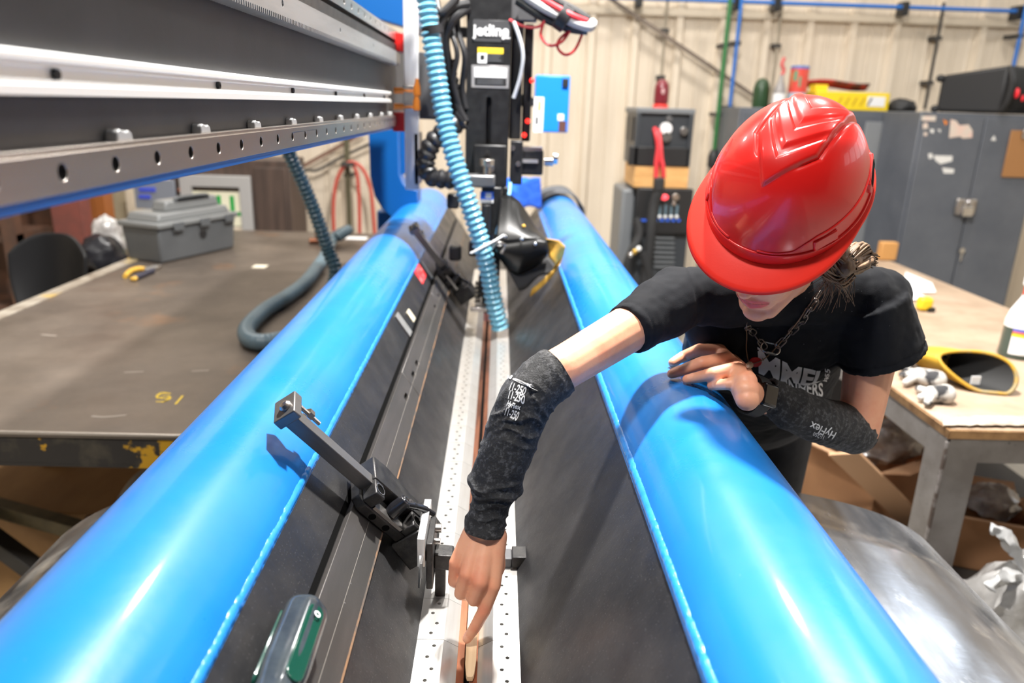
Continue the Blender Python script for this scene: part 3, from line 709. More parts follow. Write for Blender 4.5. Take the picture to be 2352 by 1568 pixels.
# ---- corrugated hose to the torch
HOSE = mat('teal_hose', (0.16, 0.42, 0.56), 0.25, 0.0, (0.13, 0.37, 0.50), 10, coat=0.4)
hp = [atY(a, b, HY+c) for a, b, c in ((972, -60, -.10), (979, 0, -.12), (988, 70, -.13), (1002, 160, -.14), (1017, 250, -.15), (1036, 335, -.17), (1060, 415, -.19), (1084, 490, -.20), (1106, 560, -.20), (1122, 625, -.19), (1134, 690, -.18), (1150, 756, -.17))]
fh = thing('fume_hose', hp[-1], 'pale teal ribbed hose hanging down the welding head to the seam', 'hose')
part('ribbed_hose', hose_mesh(hp, 0.027, 0.0195, 0.17, 18), HOSE, fh, angle=50)
p = hp[8]+V(0.012, -0.034, -.005)
part('cable_tie', MB().tube(smooth_path([p+V(-.045, .0, -.02), p+V(-.01, -.004, 0), p+V(.03, 0, .022), p+V(.06, .01, .04)]), 0.0035, 8), WHITE, fh)
p = hp[2]; part('hose_clamp', MB().cyl(p+V(.004, 0, .012), p+V(.010, 0, -.012), 0.0335, n=20), CAB, fh)

# ---- black shield with leather flap by the torch
SHM = mat('black_shield_plastic', (0.006, 0.006, 0.006), 0.36, 0.0, (0.010, 0.010, 0.010), 10, spec=.25)
LEA = mat('yellow_leather', (0.72, 0.42, 0.06), 0.7, 0.0, (0.50, 0.27, 0.04), 14, bump=0.2, bscale=90)
so = atY(1200, 560, HY-.15)
shd = thing('arc_shield', so, 'black curved arc shield with a yellow leather flap beside the torch', 'shield')
SY = HY-0.22
def shp(a, b, dy=0): return atY(a, b, SY+dy)
# upper hood: curved strip from the back edge to the front edge
top = [(1149, 452), (1172, 448), (1192, 462), (1212, 492), (1230, 522), (1250, 540)]
bot = [(1138, 560), (1160, 560), (1190, 556), (1215, 552), (1238, 548), (1256, 552)]
def hood(u, v):
    k = u*(len(top)-1); i = min(int(k), len(top)-2); f_ = k-i
    a = (top[i][0]*(1-f_)+top[i+1][0]*f_, top[i][1]*(1-f_)+top[i+1][1]*f_); b = (bot[i][0]*(1-f_)+bot[i+1][0]*f_, bot[i][1]*(1-f_)+bot[i+1][1]*f_)
    return shp(a[0]*(1-v)+b[0]*v, a[1]*(1-v)+b[1]*v, 0.16*(1-v)**1.5)
mb = MB(); mb.grid(hood, 24, 12); part('hood', mb, SHM, shd, solid=0.005, angle=50)
tp2 = [(1138, 560), (1160, 560), (1190, 556), (1215, 552), (1238, 548), (1256, 552), (1260, 575)]
bt2 = [(1140, 580), (1158, 606), (1172, 622), (1188, 632), (1206, 625), (1232, 610), (1256, 586)]
def skirt(u, v):
    k = u*(len(tp2)-1); i = min(int(k), len(tp2)-2); f_ = k-i
    a = (tp2[i][0]*(1-f_)+tp2[i+1][0]*f_, tp2[i][1]*(1-f_)+tp2[i+1][1]*f_); b = (bt2[i][0]*(1-f_)+bt2[i+1][0]*f_, bt2[i][1]*(1-f_)+bt2[i+1][1]*f_)
    return shp(a[0]*(1-v)+b[0]*v, a[1]*(1-v)+b[1]*v, -0.02*math.sin(v*3)+0.05*v*v)
mb = MB(); mb.grid(skirt, 24, 10); part('front_panel', mb, SHM, shd, solid=0.006, angle=50)
def flap(u, v):
    w = 0.012*math.sin(u*7+v*3)
    edge = [(1252, 548), (1284, 552), (1299, 566), (1292, 592), (1283, 612)]
    inn = [(1250, 552), (1258, 570), (1262, 590), (1276, 606), (1270, 618)]
    k = u*4; i = min(int(k), 3); f_ = k-i
    a = (inn[i][0]*(1-f_)+inn[i+1][0]*f_, inn[i][1]*(1-f_)+inn[i+1][1]*f_); b = (edge[i][0]*(1-f_)+edge[i+1][0]*f_, edge[i][1]*(1-f_)+edge[i+1][1]*f_)
    return shp(a[0]*(1-v)+b[0]*v, a[1]*(1-v)+b[1]*v, 0.01+w)
mb = MB(); mb.grid(flap, 20, 8); part('leather_flap', mb, LEA, shd, solid=0.003, angle=60)
def flap2(u, v):
    w = 0.006*math.sin(u*9)
    a = (1222+58*u, 664-52*u); b = (1218+62*u, 680-62*u+6*math.sin(u*3)); return shp(a[0]*(1-v)+b[0]*v, a[1]*(1-v)+b[1]*v, 0.02+w)
mb = MB(); mb.grid(flap2, 20, 5); part('leather_edge', mb, LEA, shd, solid=0.004, angle=60)
def dark(u, v):
    a = (1150+110*u, 590+10*math.sin(u*3)); b = (1192+88*u, 668-54*u+5*math.sin(u*9)); return shp(a[0]*(1-v)+b[0]*v, a[1]*(1-v)+b[1]*v, 0.06-0.02*v)
mb = MB(); mb.grid(dark, 20, 8); part('black_curtain', mb, BLKR, shd, solid=0.004, angle=60)
for (a, b) in ((1229, 560), (1198, 549), (1160, 543)):
    p = shp(a, b, -0.012); part('shield_rivet', MB().ell(p, (0.006, 0.004, 0.006), nu=12, nv=8), CHROME, shd)
p = shp(1203, 519, 0.04); part('paint_spot', MB().ell(p, (0.006, 0.006, 0.006), nu=10, nv=6), LEA, shd)
p = shp(1145, 555); part('mount_clip', MB().tube(smooth_path([p+V(-.02, 0, -.02), p+V(0, -.02, 0), p+V(.02, -.01, -.01), p+V(.01, -.02, -.035)]), 0.005, 8), STEEL, shd)
part('mount_arm', MB().bar(shp(1140, 545, .05), atY(1120, 545, HY-.04), 0.02, 0.02), BLACK, shd)

# ---- blue control box on the far side
cbx = atY(1270, 300, 3.5)
ctl = thing('control_box', cbx, 'bright blue control box with white and orange label behind the head', 'control box')
mb = MB(); pbox(mb, 1229, 173, 1307, 304, 3.5, 0.12); part('enclosure', mb, mat('box_blue', (0.008, 0.21, 0.80), 0.4), ctl, bevel=0.006)
sticker('white_label', 1226, 223, 1248, 304, WHITE, ctl, 3.5); sticker('orange_mark', 1236, 232, 1242, 255, ORANGE, ctl, 3.5, 0.001, .0016); sticker('black_mark', 1230, 268, 1236, 286, BLKP, ctl, 3.5, 0.001, .0016)
sticker('corner_tag', 1281, 262, 1295, 277, WHITE, ctl, 3.5); sticker('dark_tag', 1283, 278, 1300, 303, mat('tag_brown', (0.10, 0.04, 0.03), 0.5), ctl, 3.5)
mb = MB(); pbox(mb, 1292, 180, 1306, 200, 3.49, 0.01); part('latch', mb, OXIDE, ctl, bevel=.002)
part('mounting_arm', MB().bb((atY(1195, 240, 3.5).x, 3.56, cbx.z+.10), (cbx.x-.02, 3.60, cbx.z+.14)).bb((atY(1195, 240, 3.5).x-.02, HY+.16, cbx.z+.10), (atY(1195, 240, 3.5).x+.02, 3.60, cbx.z+.14)), BLKP, ctl)

# ---- cloths on the far end of the right tube
GCL = mat('grey_cloth', (0.10, 0.105, 0.115), 0.85, bump=0.25, bscale=120); BCL = mat('blue_cloth', (0.01, 0.13, 0.75), 0.8, bump=0.25, bscale=120)
def cl(u, v):
    a = math.radians(-50+u*205); r = TR+0.008+0.008*(1+noise.noise(V(u*6, v*4, 1)))+0.004*(1+math.sin(v*11+u*5))
    return V(XS+TX-math.sin(math.radians(90)-a)*r if False else XS+TX+r*math.cos(a), 3.90+v*0.30+0.03*math.sin(u*6), TZ+r*math.sin(a))
mb = MB(); mb.grid(cl, 40, 20); single('grey_rag', mb, GCL, 'dark grey rag draped over the far end of the right tube', 'cloth', solid=0.005, angle=70)
def cl2(u, v):
    p = atY(1148+u*95, 478-58*v, 3.86+.10*v)
    q = on_plate(1, 0.03+u*0.27, 3.80+v*0.25+0.03*math.sin(u*5), 0.0); k = noise.noise(V(u*5, v*5, 9))
    return V(p.x*.5+q.x*.5, q.y, max(q.z+.012, p.z)+0.018*(1+k))
mb = MB(); mb.grid(cl2, 28, 20); single('blue_rag', mb, BCL, 'bright blue rag lying on the dark plate beside the grey rag', 'cloth', solid=0.005, angle=70)

# ---- edge stop clamps on the slotted bar
def stop_clamp(label):
    """local frame: x up the plate, y along the seam, z off the plate"""
    t = thing('edge_stop', (0, 0, 0), label, 'clamp', 'edge stops on the slotted bar')
    def pt(n, mb, m, par=t, **k):
        mb.v = [V(v.x, -v.y, v.z) for v in mb.v]; return part(n, mb, m, par, local=True, **k)
    Mz = Matrix.Identity(4)
    holes = [slot(-0.034, 0.0, 0.018, 0.011)]
    # base block with a deep pocket towards the near side
    mb = MB(); outl = [(-0.062, -0.024), (-0.048, -0.032), (0.05, -0.032), (0.062, -0.02), (0.062, 0.048), (-0.062, 0.040)]
    mb.prism(outl, 0.002, 0.020, Mz)
    mb.prism([(-0.062, 0.0), (0.058, 0.0), (0.060, 0.046), (0.02, 0.050), (-0.062, 0.036)], 0.020, 0.047, Mz); mb.bb((0.036, -0.031, 0.020), (0.058, 0.0, 0.046)); mb.bb((-0.060, -0.031, 0.020), (-0.038, 0.0, 0.046))
    body = pt('block', mb, OXIDE, bevel=0.0025)
    mb = MB(); mb.bb((-0.036, -0.030, 0.0205), (0.034, -0.004, 0.026)); pt('pocket_plate', mb, STEEL, body)
    for x in (0.047, -0.049):
        pt('counterbore', MB().lathe([(0.0085, 0.0), (0.0085, 0.0008), (0.0055, 0.0008), (0.0055, -0.0002), (0.0001, -0.0002)], Matrix.Translation((x, -0.016, 0.0462)), 16), HOLE_SHADE, body)
        pt('counterbore_ring', MB().lathe([(0.0105, 0.0), (0.0105, 0.0006), (0.0086, 0.0006), (0.0086, 0.0)], Matrix.Translation((x, -0.016, 0.0462)), 20, cap=False), STEEL, body)
    for x in (0.022, -0.012):
        pt('side_bore', MB().lathe([(0.006, 0), (0.006, 0.0006), (0.0001, 0.0006)], frame((x, -0.0322, 0.011), V(1, 0, 0), V(0, 0, 1), V(0, -1, 0)), 14), HOLE_SHADE, body)
    pt('set_screw', MB().lathe([(0.0055, 0), (0.0055, 0.002), (0.0028, 0.002), (0.0028, 0.0), (0.0001, 0.0)], Matrix.Translation((-0.036, 0.014, 0.047)), 12), STEEL, body)
    # long square arm up over the tube
    pt('arm', MB().bb((0.05, -0.008, 0.018), (0.232, 0.012, 0.040)), mat('ground_steel', (0.16, 0.155, 0.15), 0.4, 0.6, (0.20, 0.19, 0.18), 40, stretch=(.1, 1, 1)), bevel=0.0012)
    e = pt('arm_end', MB().bb((0.228, -0.013, 0.012), (0.244, 0.032, 0.048)), MATS['ground_steel'], bevel=0.002)
    pt('end_screw', MB().lathe([(0.009, 0), (0.009, 0.003), (0.006, 0.007), (0.0001, 0.0085)], frame((0.244, 0.006, 0.034), V(0, 1, 0), V(0, 0, 1), V(1, 0, 0)), 18), STEEL, e)
    path = [(0.228-0.0005*i, 0.0225, 0.039) for i in range(96)]
    pt('threaded_rod', MB().tube(path, [0.0036 if (i//2) % 2 else 0.0029 for i in range(96)], 10), STEEL, e, angle=70)
    pt('hex_nut', MB().cyl((0.198, 0.0225, 0.039), (0.207, 0.0225, 0.039), 0.0085, n=6), CHROME, e)
    # cam lever
    lv = pt('lever', MB().cyl((-0.006, -0.014, 0.026), (-0.004, -0.010, 0.058), 0.0125, 0.0105, n=18).tube(smooth_path([(-0.006, -0.012, 0.050), (-0.026, -0.006, 0.056), (-0.050, 0.0, 0.062), (-0.074, 0.004, 0.064)]), [0.0065]*9+[0.0055]*9+[0.0045]*7, 12), mat('lever_black', (0.014, 0.014, 0.017), 0.25, 0.0, coat=.3), bevel=0.0008)
    pt('lever_screw', MB().lathe([(0.0065, 0), (0.0065, 0.003), (0.0035, 0.003), (0.0035, 0.0), (0.0001, 0.0)], frame((-0.0042, -0.0098, 0.057), V(1, 0, 0), V(0, 1, 0), V(0, 0, 1)), 14), CHROME, lv)
    return t
CL_A = math.radians(21)
def place_clamp(t, tt, y):
    o = on_plate(-1, tt, y, 0.011); e1 = (TT[-1]*math.cos(CL_A)-V(0, 1, 0)*math.sin(CL_A)); n = NN[-1]; e2 = n.cross(e1)
    M = frame(o, e1, e2, n); t.matrix_world = M
    t.location = M.to_translation(); t.rotation_mode = 'QUATERNION'; t.rotation_quaternion = M.to_quaternion()
CY_, CT_ = 1.050, 0.157
c1 = stop_clamp('black edge stop clamp with a long square arm reaching over the near left tube'); place_clamp(c1, CT_, CY_)
# foot of the near clamp: holder, blade and bolts, modelled in world axes
ft = thing('stop_blade_holder', on_plate(-1, 0.045, 1.06), 'black holder with a bright upright blade beside the pointing hand', 'gauge')
mb = MB(); plate_box(mb, -1, 0.046, 0.098, 1.035, 1.130, 0.004, 0.056); part('holder_block', mb, OXIDE, ft, bevel=0.002)
bx = atZ(975, 1195, 1.175)
mb = MB(); mb.bb((bx.x-0.0055, bx.y-0.058, 1.130), (bx.x+0.0055, bx.y+0.062, 1.178)); part('blade', mb, mat('blade_bright', (0.75, 0.75, 0.74), 0.35, 0.4), ft, bevel=0.0006)
mb = MB(); mb.prism([(bx.y-0.058, 1.150), (bx.y-0.054, 1.130), (bx.y-0.085, 1.112), (bx.y-0.073, 1.135)], bx.x-0.002, bx.x+0.001, frame((0, 0, 0), V(0, 1, 0), V(0, 0, 1), V(1, 0, 0))); mb.bb((bx.x+0.001, bx.y-0.08, 1.125), (bx.x+0.004, bx.y-0.05, 1.15)); part('blade_tip', mb, CHROME, ft)
mb = MB(); mb.bb((bx.x+0.007, bx.y-0.050, 1.085), (bx.x+0.017, bx.y+0.030, 1.165)); part('side_plate', mb, OXIDE, ft, bevel=0.0015)
for (dy, z, r) in ((0.006, 1.158, 0.0075), (-0.018, 1.150, 0.005)):
    part('side_bolt', MB().cyl((bx.x+0.017, bx.y+dy, z), (bx.x+0.026, bx.y+dy, z), r, n=12), STEEL, ft)
mb = MB(); M = frame((0, bx.y+0.0, 0), V(1, 0, 0), V(0, 0, 1), V(0, -1, 0))
mb.prism([(bx.x+0.017, 1.105), (bx.x+0.045, 1.101), (bx.x+0.050, 1.108), (bx.x+0.046, 1.128), (bx.x+0.017, 1.130)], -0.006, 0.026, M); part('foot', mb, OXIDE, ft, bevel=0.002)
part('foot_stem', MB().bb((bx.x+0.018, bx.y-0.02, 1.052), (bx.x+0.034, bx.y, 1.108)), OXIDE, ft)
c2 = copy_tree(c1); c2['label'] = 'black edge stop clamp farther along the left plate, beside the red tag'; place_clamp(c2, 0.157, 2.66)
mb = MB(); plate_box(mb, -1, 0.055, 0.105, 2.64, 2.76, 0.012, 0.075); single('stop_block', mb, OXIDE, 'black stop block hanging below the far edge stop clamp', 'clamp', bevel=0.004)
# small black block bridging the right fingers
bk = atZ(1170, 1283, 1.06)
b_ = thing('stop_pad', (bk.x+0.008, bk.y, 1.05), 'small black stop block on the silver fingers right of the hand', 'block')
part('pad', MB().bb((bk.x-0.014, bk.y-0.012, 1.0505), (bk.x+0.004, bk.y+0.020, 1.068)), mat('pad_grey', (0.09, 0.09, 0.095), 0.5), b_, bevel=0.002)
part('stem', MB().bb((bk.x+0.004, bk.y-0.014, 1.0505), (bk.x+0.030, bk.y+0.022, 1.072)), OXIDE, b_, bevel=0.002)

# ---- things lying on the left plate
tg = MB(); plate_box(tg, -1, 0.235, 0.283, 2.36, 2.50, 0.0006, 0.002)
single('red_tag', tg, mat('red_sticker', (0.70, 0.03, 0.035), 0.4, 0, (0.80, 0.25, 0.25), 60, .55, .6), 'small red tag stuck on the left dark plate near the far clamp', 'tag')
for (t0, t1, y0, y1, lab, m) in ((0.208, 0.272, 1.86, 1.905, 'long bare metal strip lying across the left dark plate', ALU), (0.214, 0.246, 1.975, 2.02, 'short cream tape strip on the left dark plate', mat('cream_tape', (0.55, 0.50, 0.38), 0.6)), (0.210, 0.278, 2.53, 2.555, 'thin white strip on the left dark plate beside the red tag', mat('pale_strip', (0.5, 0.52, 0.52), 0.5))):
    mb = MB(); plate_box(mb, -1, t0, t1, y0, y1, 0.0006, 0.004); single('metal_strip', mb, m, lab, 'strip')
# screwdriver handle
sd0 = on_plate(-1, 0.222, 0.735, 0.0275); sd1 = on_plate(-1, 0.219, 0.45, 0.0275)
ax = (sd1-sd0).normalized(); sx, sy, sz = basis(ax, NN[-1])
sd = thing('screwdriver', on_plate(-1, 0.22, 0.7, 0.0), 'screwdriver with clear dark handle and green grip on the left plate', 'screwdriver')
GLASSY = mat('clear_acetate', (0.025, 0.032, 0.040), 0.16, 0.0, (0.05, 0.062, 0.07), 18, coat=0.3)
GRN = mat('green_acetate', (0.006, 0.055, 0.036), 0.18, coat=0.8)
Msd = frame(sd0, sx, sy, ax); Rh = 0.0265
def hexr(i, a): return 1.0-0.055*(0.5-0.5*math.cos(6*a))
pts = []; rad = []
for i in range(34):
    z = i/33*0.165
    r = Rh*math.sqrt(max(0.0, 1-max(0.0, (0.020-z)/0.020)**2))
    r *= 1-0.10*math.exp(-((z-0.135)/0.02)**2)
    pts.append(Msd @ V(0, 0, z)); rad.append(max(r, 0.0006))
part('handle', MB().tube(pts, rad, 36, rfun=hexr), GLASSY, sd, angle=25)
for k in range(0, 6):
    if k > 2: continue
    a = k*2*math.pi/3; dn = (CP-sd0).normalized(); dn = (dn-ax*dn.dot(ax)).normalized(); dn = dn*math.cos(.42)+(-TT[-1]-ax*(-TT[-1]).dot(ax)).normalized()*math.sin(.42); dn.normalize(); d = dn*math.cos(a)+ax.cross(dn)*math.sin(a)
    mb = MB(); tv = ax.cross(d)
    mb.prism(slot(0.080, 0, 0.112, 0.021), 0, 0.0035, frame(sd0+d*(Rh*0.968), ax, tv, ax.cross(tv)))
    g = part('grip_insert', mb, GRN, sd, bevel=0.001)
    if k == 0:
        mb = MB(); mb.bb((0.052, -0.0050, 0.0036), (0.104, 0.0050, 0.0040)); mb.v = [frame(sd0+d*(Rh*0.968), ax, tv, ax.cross(tv)) @ v for v in mb.v]; part('white_stripe', mb, WHITE, sd)
        part('white_ring', MB().lathe([(0.0042, 0), (0.0042, 0.0003), (0.002, 0.0003), (0.002, 0)], frame(sd0+d*(Rh*0.968+0.0036)+ax*0.042, ax, tv, d), 14, cap=False), WHITE, sd)
part('shank', MB().cyl(sd0+ax*0.16, sd0+ax*0.32, 0.005, n=12), CHROME, sd)
# tapered wooden stick lying in the seam
w0 = atZ(1079, 1556, 1.045); mb = MB()
prof = [(0.0, 0.0035), (0.006, 0.0055), (0.03, 0.0075), (0.12, 0.0078), (0.18, 0.0078)]
for (a, ra), (b, rb) in zip(prof, prof[1:]):
    vs = [(w0.x+sx_*r, w0.y+y+0.0, z) for (y, r) in ((a, ra), (b, rb)) for (sx_, z) in ((-1, 1.0395), (1, 1.0395), (1, 1.0465), (-1, 1.0465))]
    mb.add(vs, [(0, 1, 5, 4), (1, 2, 6, 5), (2, 3, 7, 6), (3, 0, 4, 7), (3, 2, 1, 0), (4, 5, 6, 7)])
single('wooden_stick', mb, mat('pale_wood', (0.72, 0.52, 0.32), 0.55, 0, (0.62, 0.42, 0.24), 60, stretch=(3, .1, 3)), 'pale wooden stick lying in the copper seam under the fingertip', 'stick')
# ================================================================== LEFT STEEL TABLE AND THINGS ON IT
TZL = 0.94
TABM = mat('mill_scale_steel', (0.095, 0.076, 0.062), 0.36, 0.4, (0.17, 0.138, 0.112), 1.6, 0.40, 0.66, rough2=0.55, col3=(0.26, 0.13, 0.06), scale3=2.2, lo3=.60, hi3=.80, bump=0.04, bscale=40)
APR = mat('flaked_yellow_apron', (0.032, 0.028, 0.026), 0.5, 0.3, (0.10, 0.085, 0.06), 9, .5, .7, col3=(0.62, 0.34, 0.02), scale3=6.5, lo3=.565, hi3=.585)
lt = thing('steel_table', (-1.25, 3.5, 0), 'large brown steel table left of the machine', 'table')
LX0, LX1, LY0, LY1 = -1.99, -0.56, 1.845, 5.12
part('table_top', MB().bb((LX0, LY0, TZL-0.018), (LX1, LY1, TZL)), TABM, lt, bevel=0.004)
part('worn_edge_bar', MB().bb((LX0-0.012, LY0+0.02, TZL-0.05), (LX0+0.055, LY1, TZL+0.006)), mat('pale_edge_steel', (0.40, 0.36, 0.30), 0.55, 0.3, (0.22, 0.18, 0.14), 8, col3=(0.55, 0.38, 0.10), scale3=3, lo3=.6, hi3=.68), lt, bevel=0.003)
part('rim_highlight', MB().bb((LX0, LY0-0.002, TZL-0.008), (LX1, LY0+0.006, TZL+0.0008)), mat('rim_highlight_metal', (0.45, 0.40, 0.35), 0.35, 0.5), lt, bevel=.002)  # thin pale bar: the front edge's highlight put into colour
part('front_apron', MB().bb((LX0, LY0+0.004, TZL-0.095), (LX1, LY0+0.016, TZL-0.018)), APR, lt, bevel=0.003)
part('apron_lip', MB().bb((LX0, LY0+0.004, TZL-0.102), (LX1, LY0+0.08, TZL-0.093)), APR, lt)
part('side_apron', MB().bb((LX0+0.006, LY0+0.02, TZL-0.13), (LX0+0.018, LY1-0.02, TZL-0.018)), TABM, lt)
for x in (LX0+0.06, LX1-0.10):
    for y in (LY0+0.35, LY1-0.2):
        part('leg', MB().bb((x, y, 0), (x+0.07, y+0.07, TZL-0.018)), TABM, lt, bevel=0.004)
BRM = mat('dull_yellow_brace', (0.22, 0.18, 0.10), 0.6, 0.2, (0.12, 0.10, 0.06), 6)
a = P(-60, 1150, 2.62); b = P(260, 1238, 2.45)
part('brace', MB().bar(a, b, 0.05, 0.05, (0, 1, 0)), BRM, lt, bevel=0.003)
a = P(-80, 1190, 2.5); b = P(130, 1345, 2.5)
part('brace', MB().bar(a, b, 0.05, 0.06, (0, 1, 0)), DKSTEEL, lt, bevel=0.003)
a = P(-40, 1170, 2.9); b = P(150, 1040, 2.9)
part('brace', MB().bar(a, b, 0.03, 0.03, (0, 1, 0)), DKSTEEL, lt)
# chalk mark and scrape marks on the table top: flat print
CHK = mat('yellow_chalk', (0.75, 0.52, 0.06), 0.8)
def chalk(pts, w=0.007):
    q = smooth_path([atZ(a, b, TZL+0.0006) for a, b in pts], 6); mb = MB()
    for i, p in enumerate(q):
        t = (q[min(i+1, len(q)-1)]-q[max(i-1, 0)]).normalized(); nrm = V(-t.y, t.x, 0)*w/2
        mb.v += [p-nrm, p+nrm]
    mb.f = [(2*i, 2*i+1, 2*i+3, 2*i+2) for i in range(len(q)-1)]
    return part('chalk_mark', mb, CHK, lt, angle=None, label='yellow chalk stroke')
chalk([(392, 904), (372, 901), (360, 910), (375, 915), (388, 912), (378, 921), (358, 922)])
chalk([(390, 902), (366, 906), (362, 914), (384, 908), (391, 915), (372, 924)], 0.006)
chalk([(420, 908), (403, 928)])
for pts in ([(210, 955), (240, 957), (290, 953)], [(95, 768), (130, 771)], [(285, 855), (330, 853)], [(440, 852), (480, 850)]):
    q = smooth_path([atZ(a, b, TZL+0.0005) for a, b in pts], 6); mb = MB()
    for i, p in enumerate(q): mb.v += [p-V(0, .005, 0), p+V(0, .005, 0)]
    mb.f = [(2*i, 2*i+1, 2*i+3, 2*i+2) for i in range(len(q)-1)]; part('scrape_mark', mb, mat('scrape', (0.32, 0.28, 0.24), 0.5, 0.3), lt, angle=None)

# toolbox
tb0 = atZ(372, 606, TZL); tb1 = atZ(538, 569, TZL); e1 = (tb1-tb0); TL = e1.length; e1.normalize(); e2 = V(-e1.y, e1.x, 0)
TBX = mat('toolbox_plastic', (0.085, 0.09, 0.095), 0.42, 0, (0.10, 0.105, 0.11), 4); TBL = mat('toolbox_lid', (0.17, 0.175, 0.175), 0.4, 0, (0.30, 0.26, 0.22), 9, .62, .8)
tbx = thing('toolbox', (tb0+tb1)/2+e2*0.11, 'grey plastic toolbox with raised lid handle on the steel table', 'toolbox')
Mt = frame(tb0, e1, e2, V(0, 0, 1))
W2 = 0.235
mb = MB(Mt); mb.box((TL/2, W2/2, 0.095), (TL, W2, 0.19)); 
for i, v in enumerate(mb.v):
    l = Mt.inverted() @ v
    if l.z > 0.1: mb.v[i] = Mt @ V(TL/2+(l.x-TL/2)*1.05, W2/2+(l.y-W2/2)*1.12, l.z)
body = part('body', mb, TBX, tbx, bevel=0.012)
mb = MB(Mt); mb.bb((-0.025, -0.03, 0.185), (TL+0.025, W2+0.03, 0.215)); part('lid_rim', mb, TBL, tbx, bevel=0.008)
mb = MB(Mt); mb.box((TL/2, W2/2, 0.235), (TL*0.98, W2*0.98, 0.045), taper=0.93); lid = part('lid', mb, TBL, tbx, bevel=0.01)
mb = MB(Mt); mb.box((TL*0.56, W2*0.42, 0.285), (TL*0.74, W2*0.44, 0.06), taper=0.92); part('lid_tray', mb, TBL, lid, bevel=0.012)
mb = MB(Mt); mb.bb((TL*0.36, W2*0.16, 0.312), (TL*0.76, W2*0.34, 0.318)); part('handle_recess', mb, HOLE_SHADE, lid)
mb = MB(Mt); mb.tube(smooth_path([(TL*0.34, W2*0.25, 0.300), (TL*0.36, W2*0.22, 0.322), (TL*0.56, W2*0.22, 0.326), (TL*0.76, W2*0.22, 0.322), (TL*0.78, W2*0.25, 0.300)]), 0.010, 10); part('handle', mb, TBX, lid)
for k in (0.2, 0.55, 0.9):
    mb = MB(Mt); mb.bb((TL*k-0.035, -0.040, 0.165), (TL*k+0.035, -0.028, 0.212)); part('latch', mb, TBX, tbx, bevel=0.004)
mb = MB(Mt); mb.lathe([(0.028, 0), (0.028, 0.004), (0.0001, 0.004)], frame((TL*0.55, -0.006, 0.12), V(1, 0, 0), V(0, 0, 1), V(0, -1, 0)), 20); part('emblem', mb, BLKP, tbx)
# pliers with yellow grips
pc = atZ(330, 632, TZL); pl = thing('pliers', pc, 'pliers with yellow and black grips on the table in front of the toolbox', 'pliers')
YG = mat('yellow_grip', (0.62, 0.36, 0.05), 0.5)
h = lambda a, b, z: V(*atZ(a, b, TZL).xy, TZL+z)
part('grip', MB().tube(smooth_path([h(288, 640, .012), h(300, 630, .016), h(318, 624, .016), h(334, 624, .014)]), 0.012, 10), YG, pl)
part('grip', MB().tube(smooth_path([h(305, 646, .012), h(322, 640, .014), h(340, 632, .014), h(352, 627, .012)]), 0.013, 10), mat('grip_navy', (0.03, 0.03, 0.05), 0.5), pl)
part('grip_tip', MB().ell(h(308, 645, .012), (0.018, 0.016, 0.013)), YG, pl)
part('jaws', MB().tube(smooth_path([h(332, 625, .012), h(350, 621, .013), h(362, 618, .012), h(370, 613, .008)]), [0.012]*8+[0.014]*8+[0.008]*9, 8), STEEL, pl)
# grey hose on the table and ribbed hose going up under the beam
HG = mat('grey_teal_hose', (0.085, 0.135, 0.165), 0.38, 0, (0.11, 0.16, 0.19), 6)
def tz(a, b, z=0.032): 
    p = atZ(a, b, TZL+z); return p
lh = thing('table_hose', tz(600, 780, 0), 'grey blue hose curled in a loop on the steel table', 'hose')
part('hose', hose_mesh([tz(775, 545, .06), atZ(800, 528, TZL+.10), tz(768, 545, .05), tz(745, 590), tz(730, 612), tz(700, 650), tz(655, 684), tz(615, 708), tz(585, 733), tz(566, 758), tz(572, 778), tz(596, 786), tz(630, 783), tz(680, 772)], 0.031, 0.016, 0.035, 16), HG, lh, angle=60)
uh = thing('ribbed_hose', atZ(765, 630, TZL), 'dark teal ribbed hose rising from behind the left tube to the gantry beam', 'hose')
part('hose', hose_mesh([V(-0.72, 3.15, 0.97), P(770, 625, 3.2), P(752, 570, 3.2), P(728, 500, 3.15), P(700, 430, 3.1), P(672, 370, 3.05), P(655, 330, 3.0), P(645, 290, 2.95)], 0.027, 0.0205, 0.13, 16), mat('dark_teal_hose', (0.04, 0.10, 0.135), 0.25, coat=.5), uh, angle=50)
part('hose_cuff', MB().cyl(P(648, 300, 2.95), P(642, 280, 2.94), 0.036, n=18), BLKP, uh)
# clutter on the table: copper elbow and paper scraps
pc = atZ(722, 560, TZL); single('copper_fitting', MB().cyl(pc+V(-.03, 0, .018), pc+V(.03, .01, .018), 0.018, n=14).cyl(pc+V(.02, .01, .018), pc+V(.02, .01, .07), 0.016, n=14), COPPER, 'small copper fitting near the back edge of the steel table', 'fitting', bevel=.002)
pc = atZ(598, 612, TZL); single('paper_scrap', MB().bb(pc+V(-.035, -.04, .0005), pc+V(.035, .03, .003)), mat('old_paper', (0.62, 0.57, 0.45), 0.8), 'small cream paper scrap lying in the middle of the steel table', 'paper')
pc = atZ(815, 547, TZL); single('paper_scrap', MB().bb(pc+V(-.08, -.05, .0005), pc+V(.08, .04, .003)), WHITE, 'white paper lying at the back edge of the steel table beside the hose', 'paper')

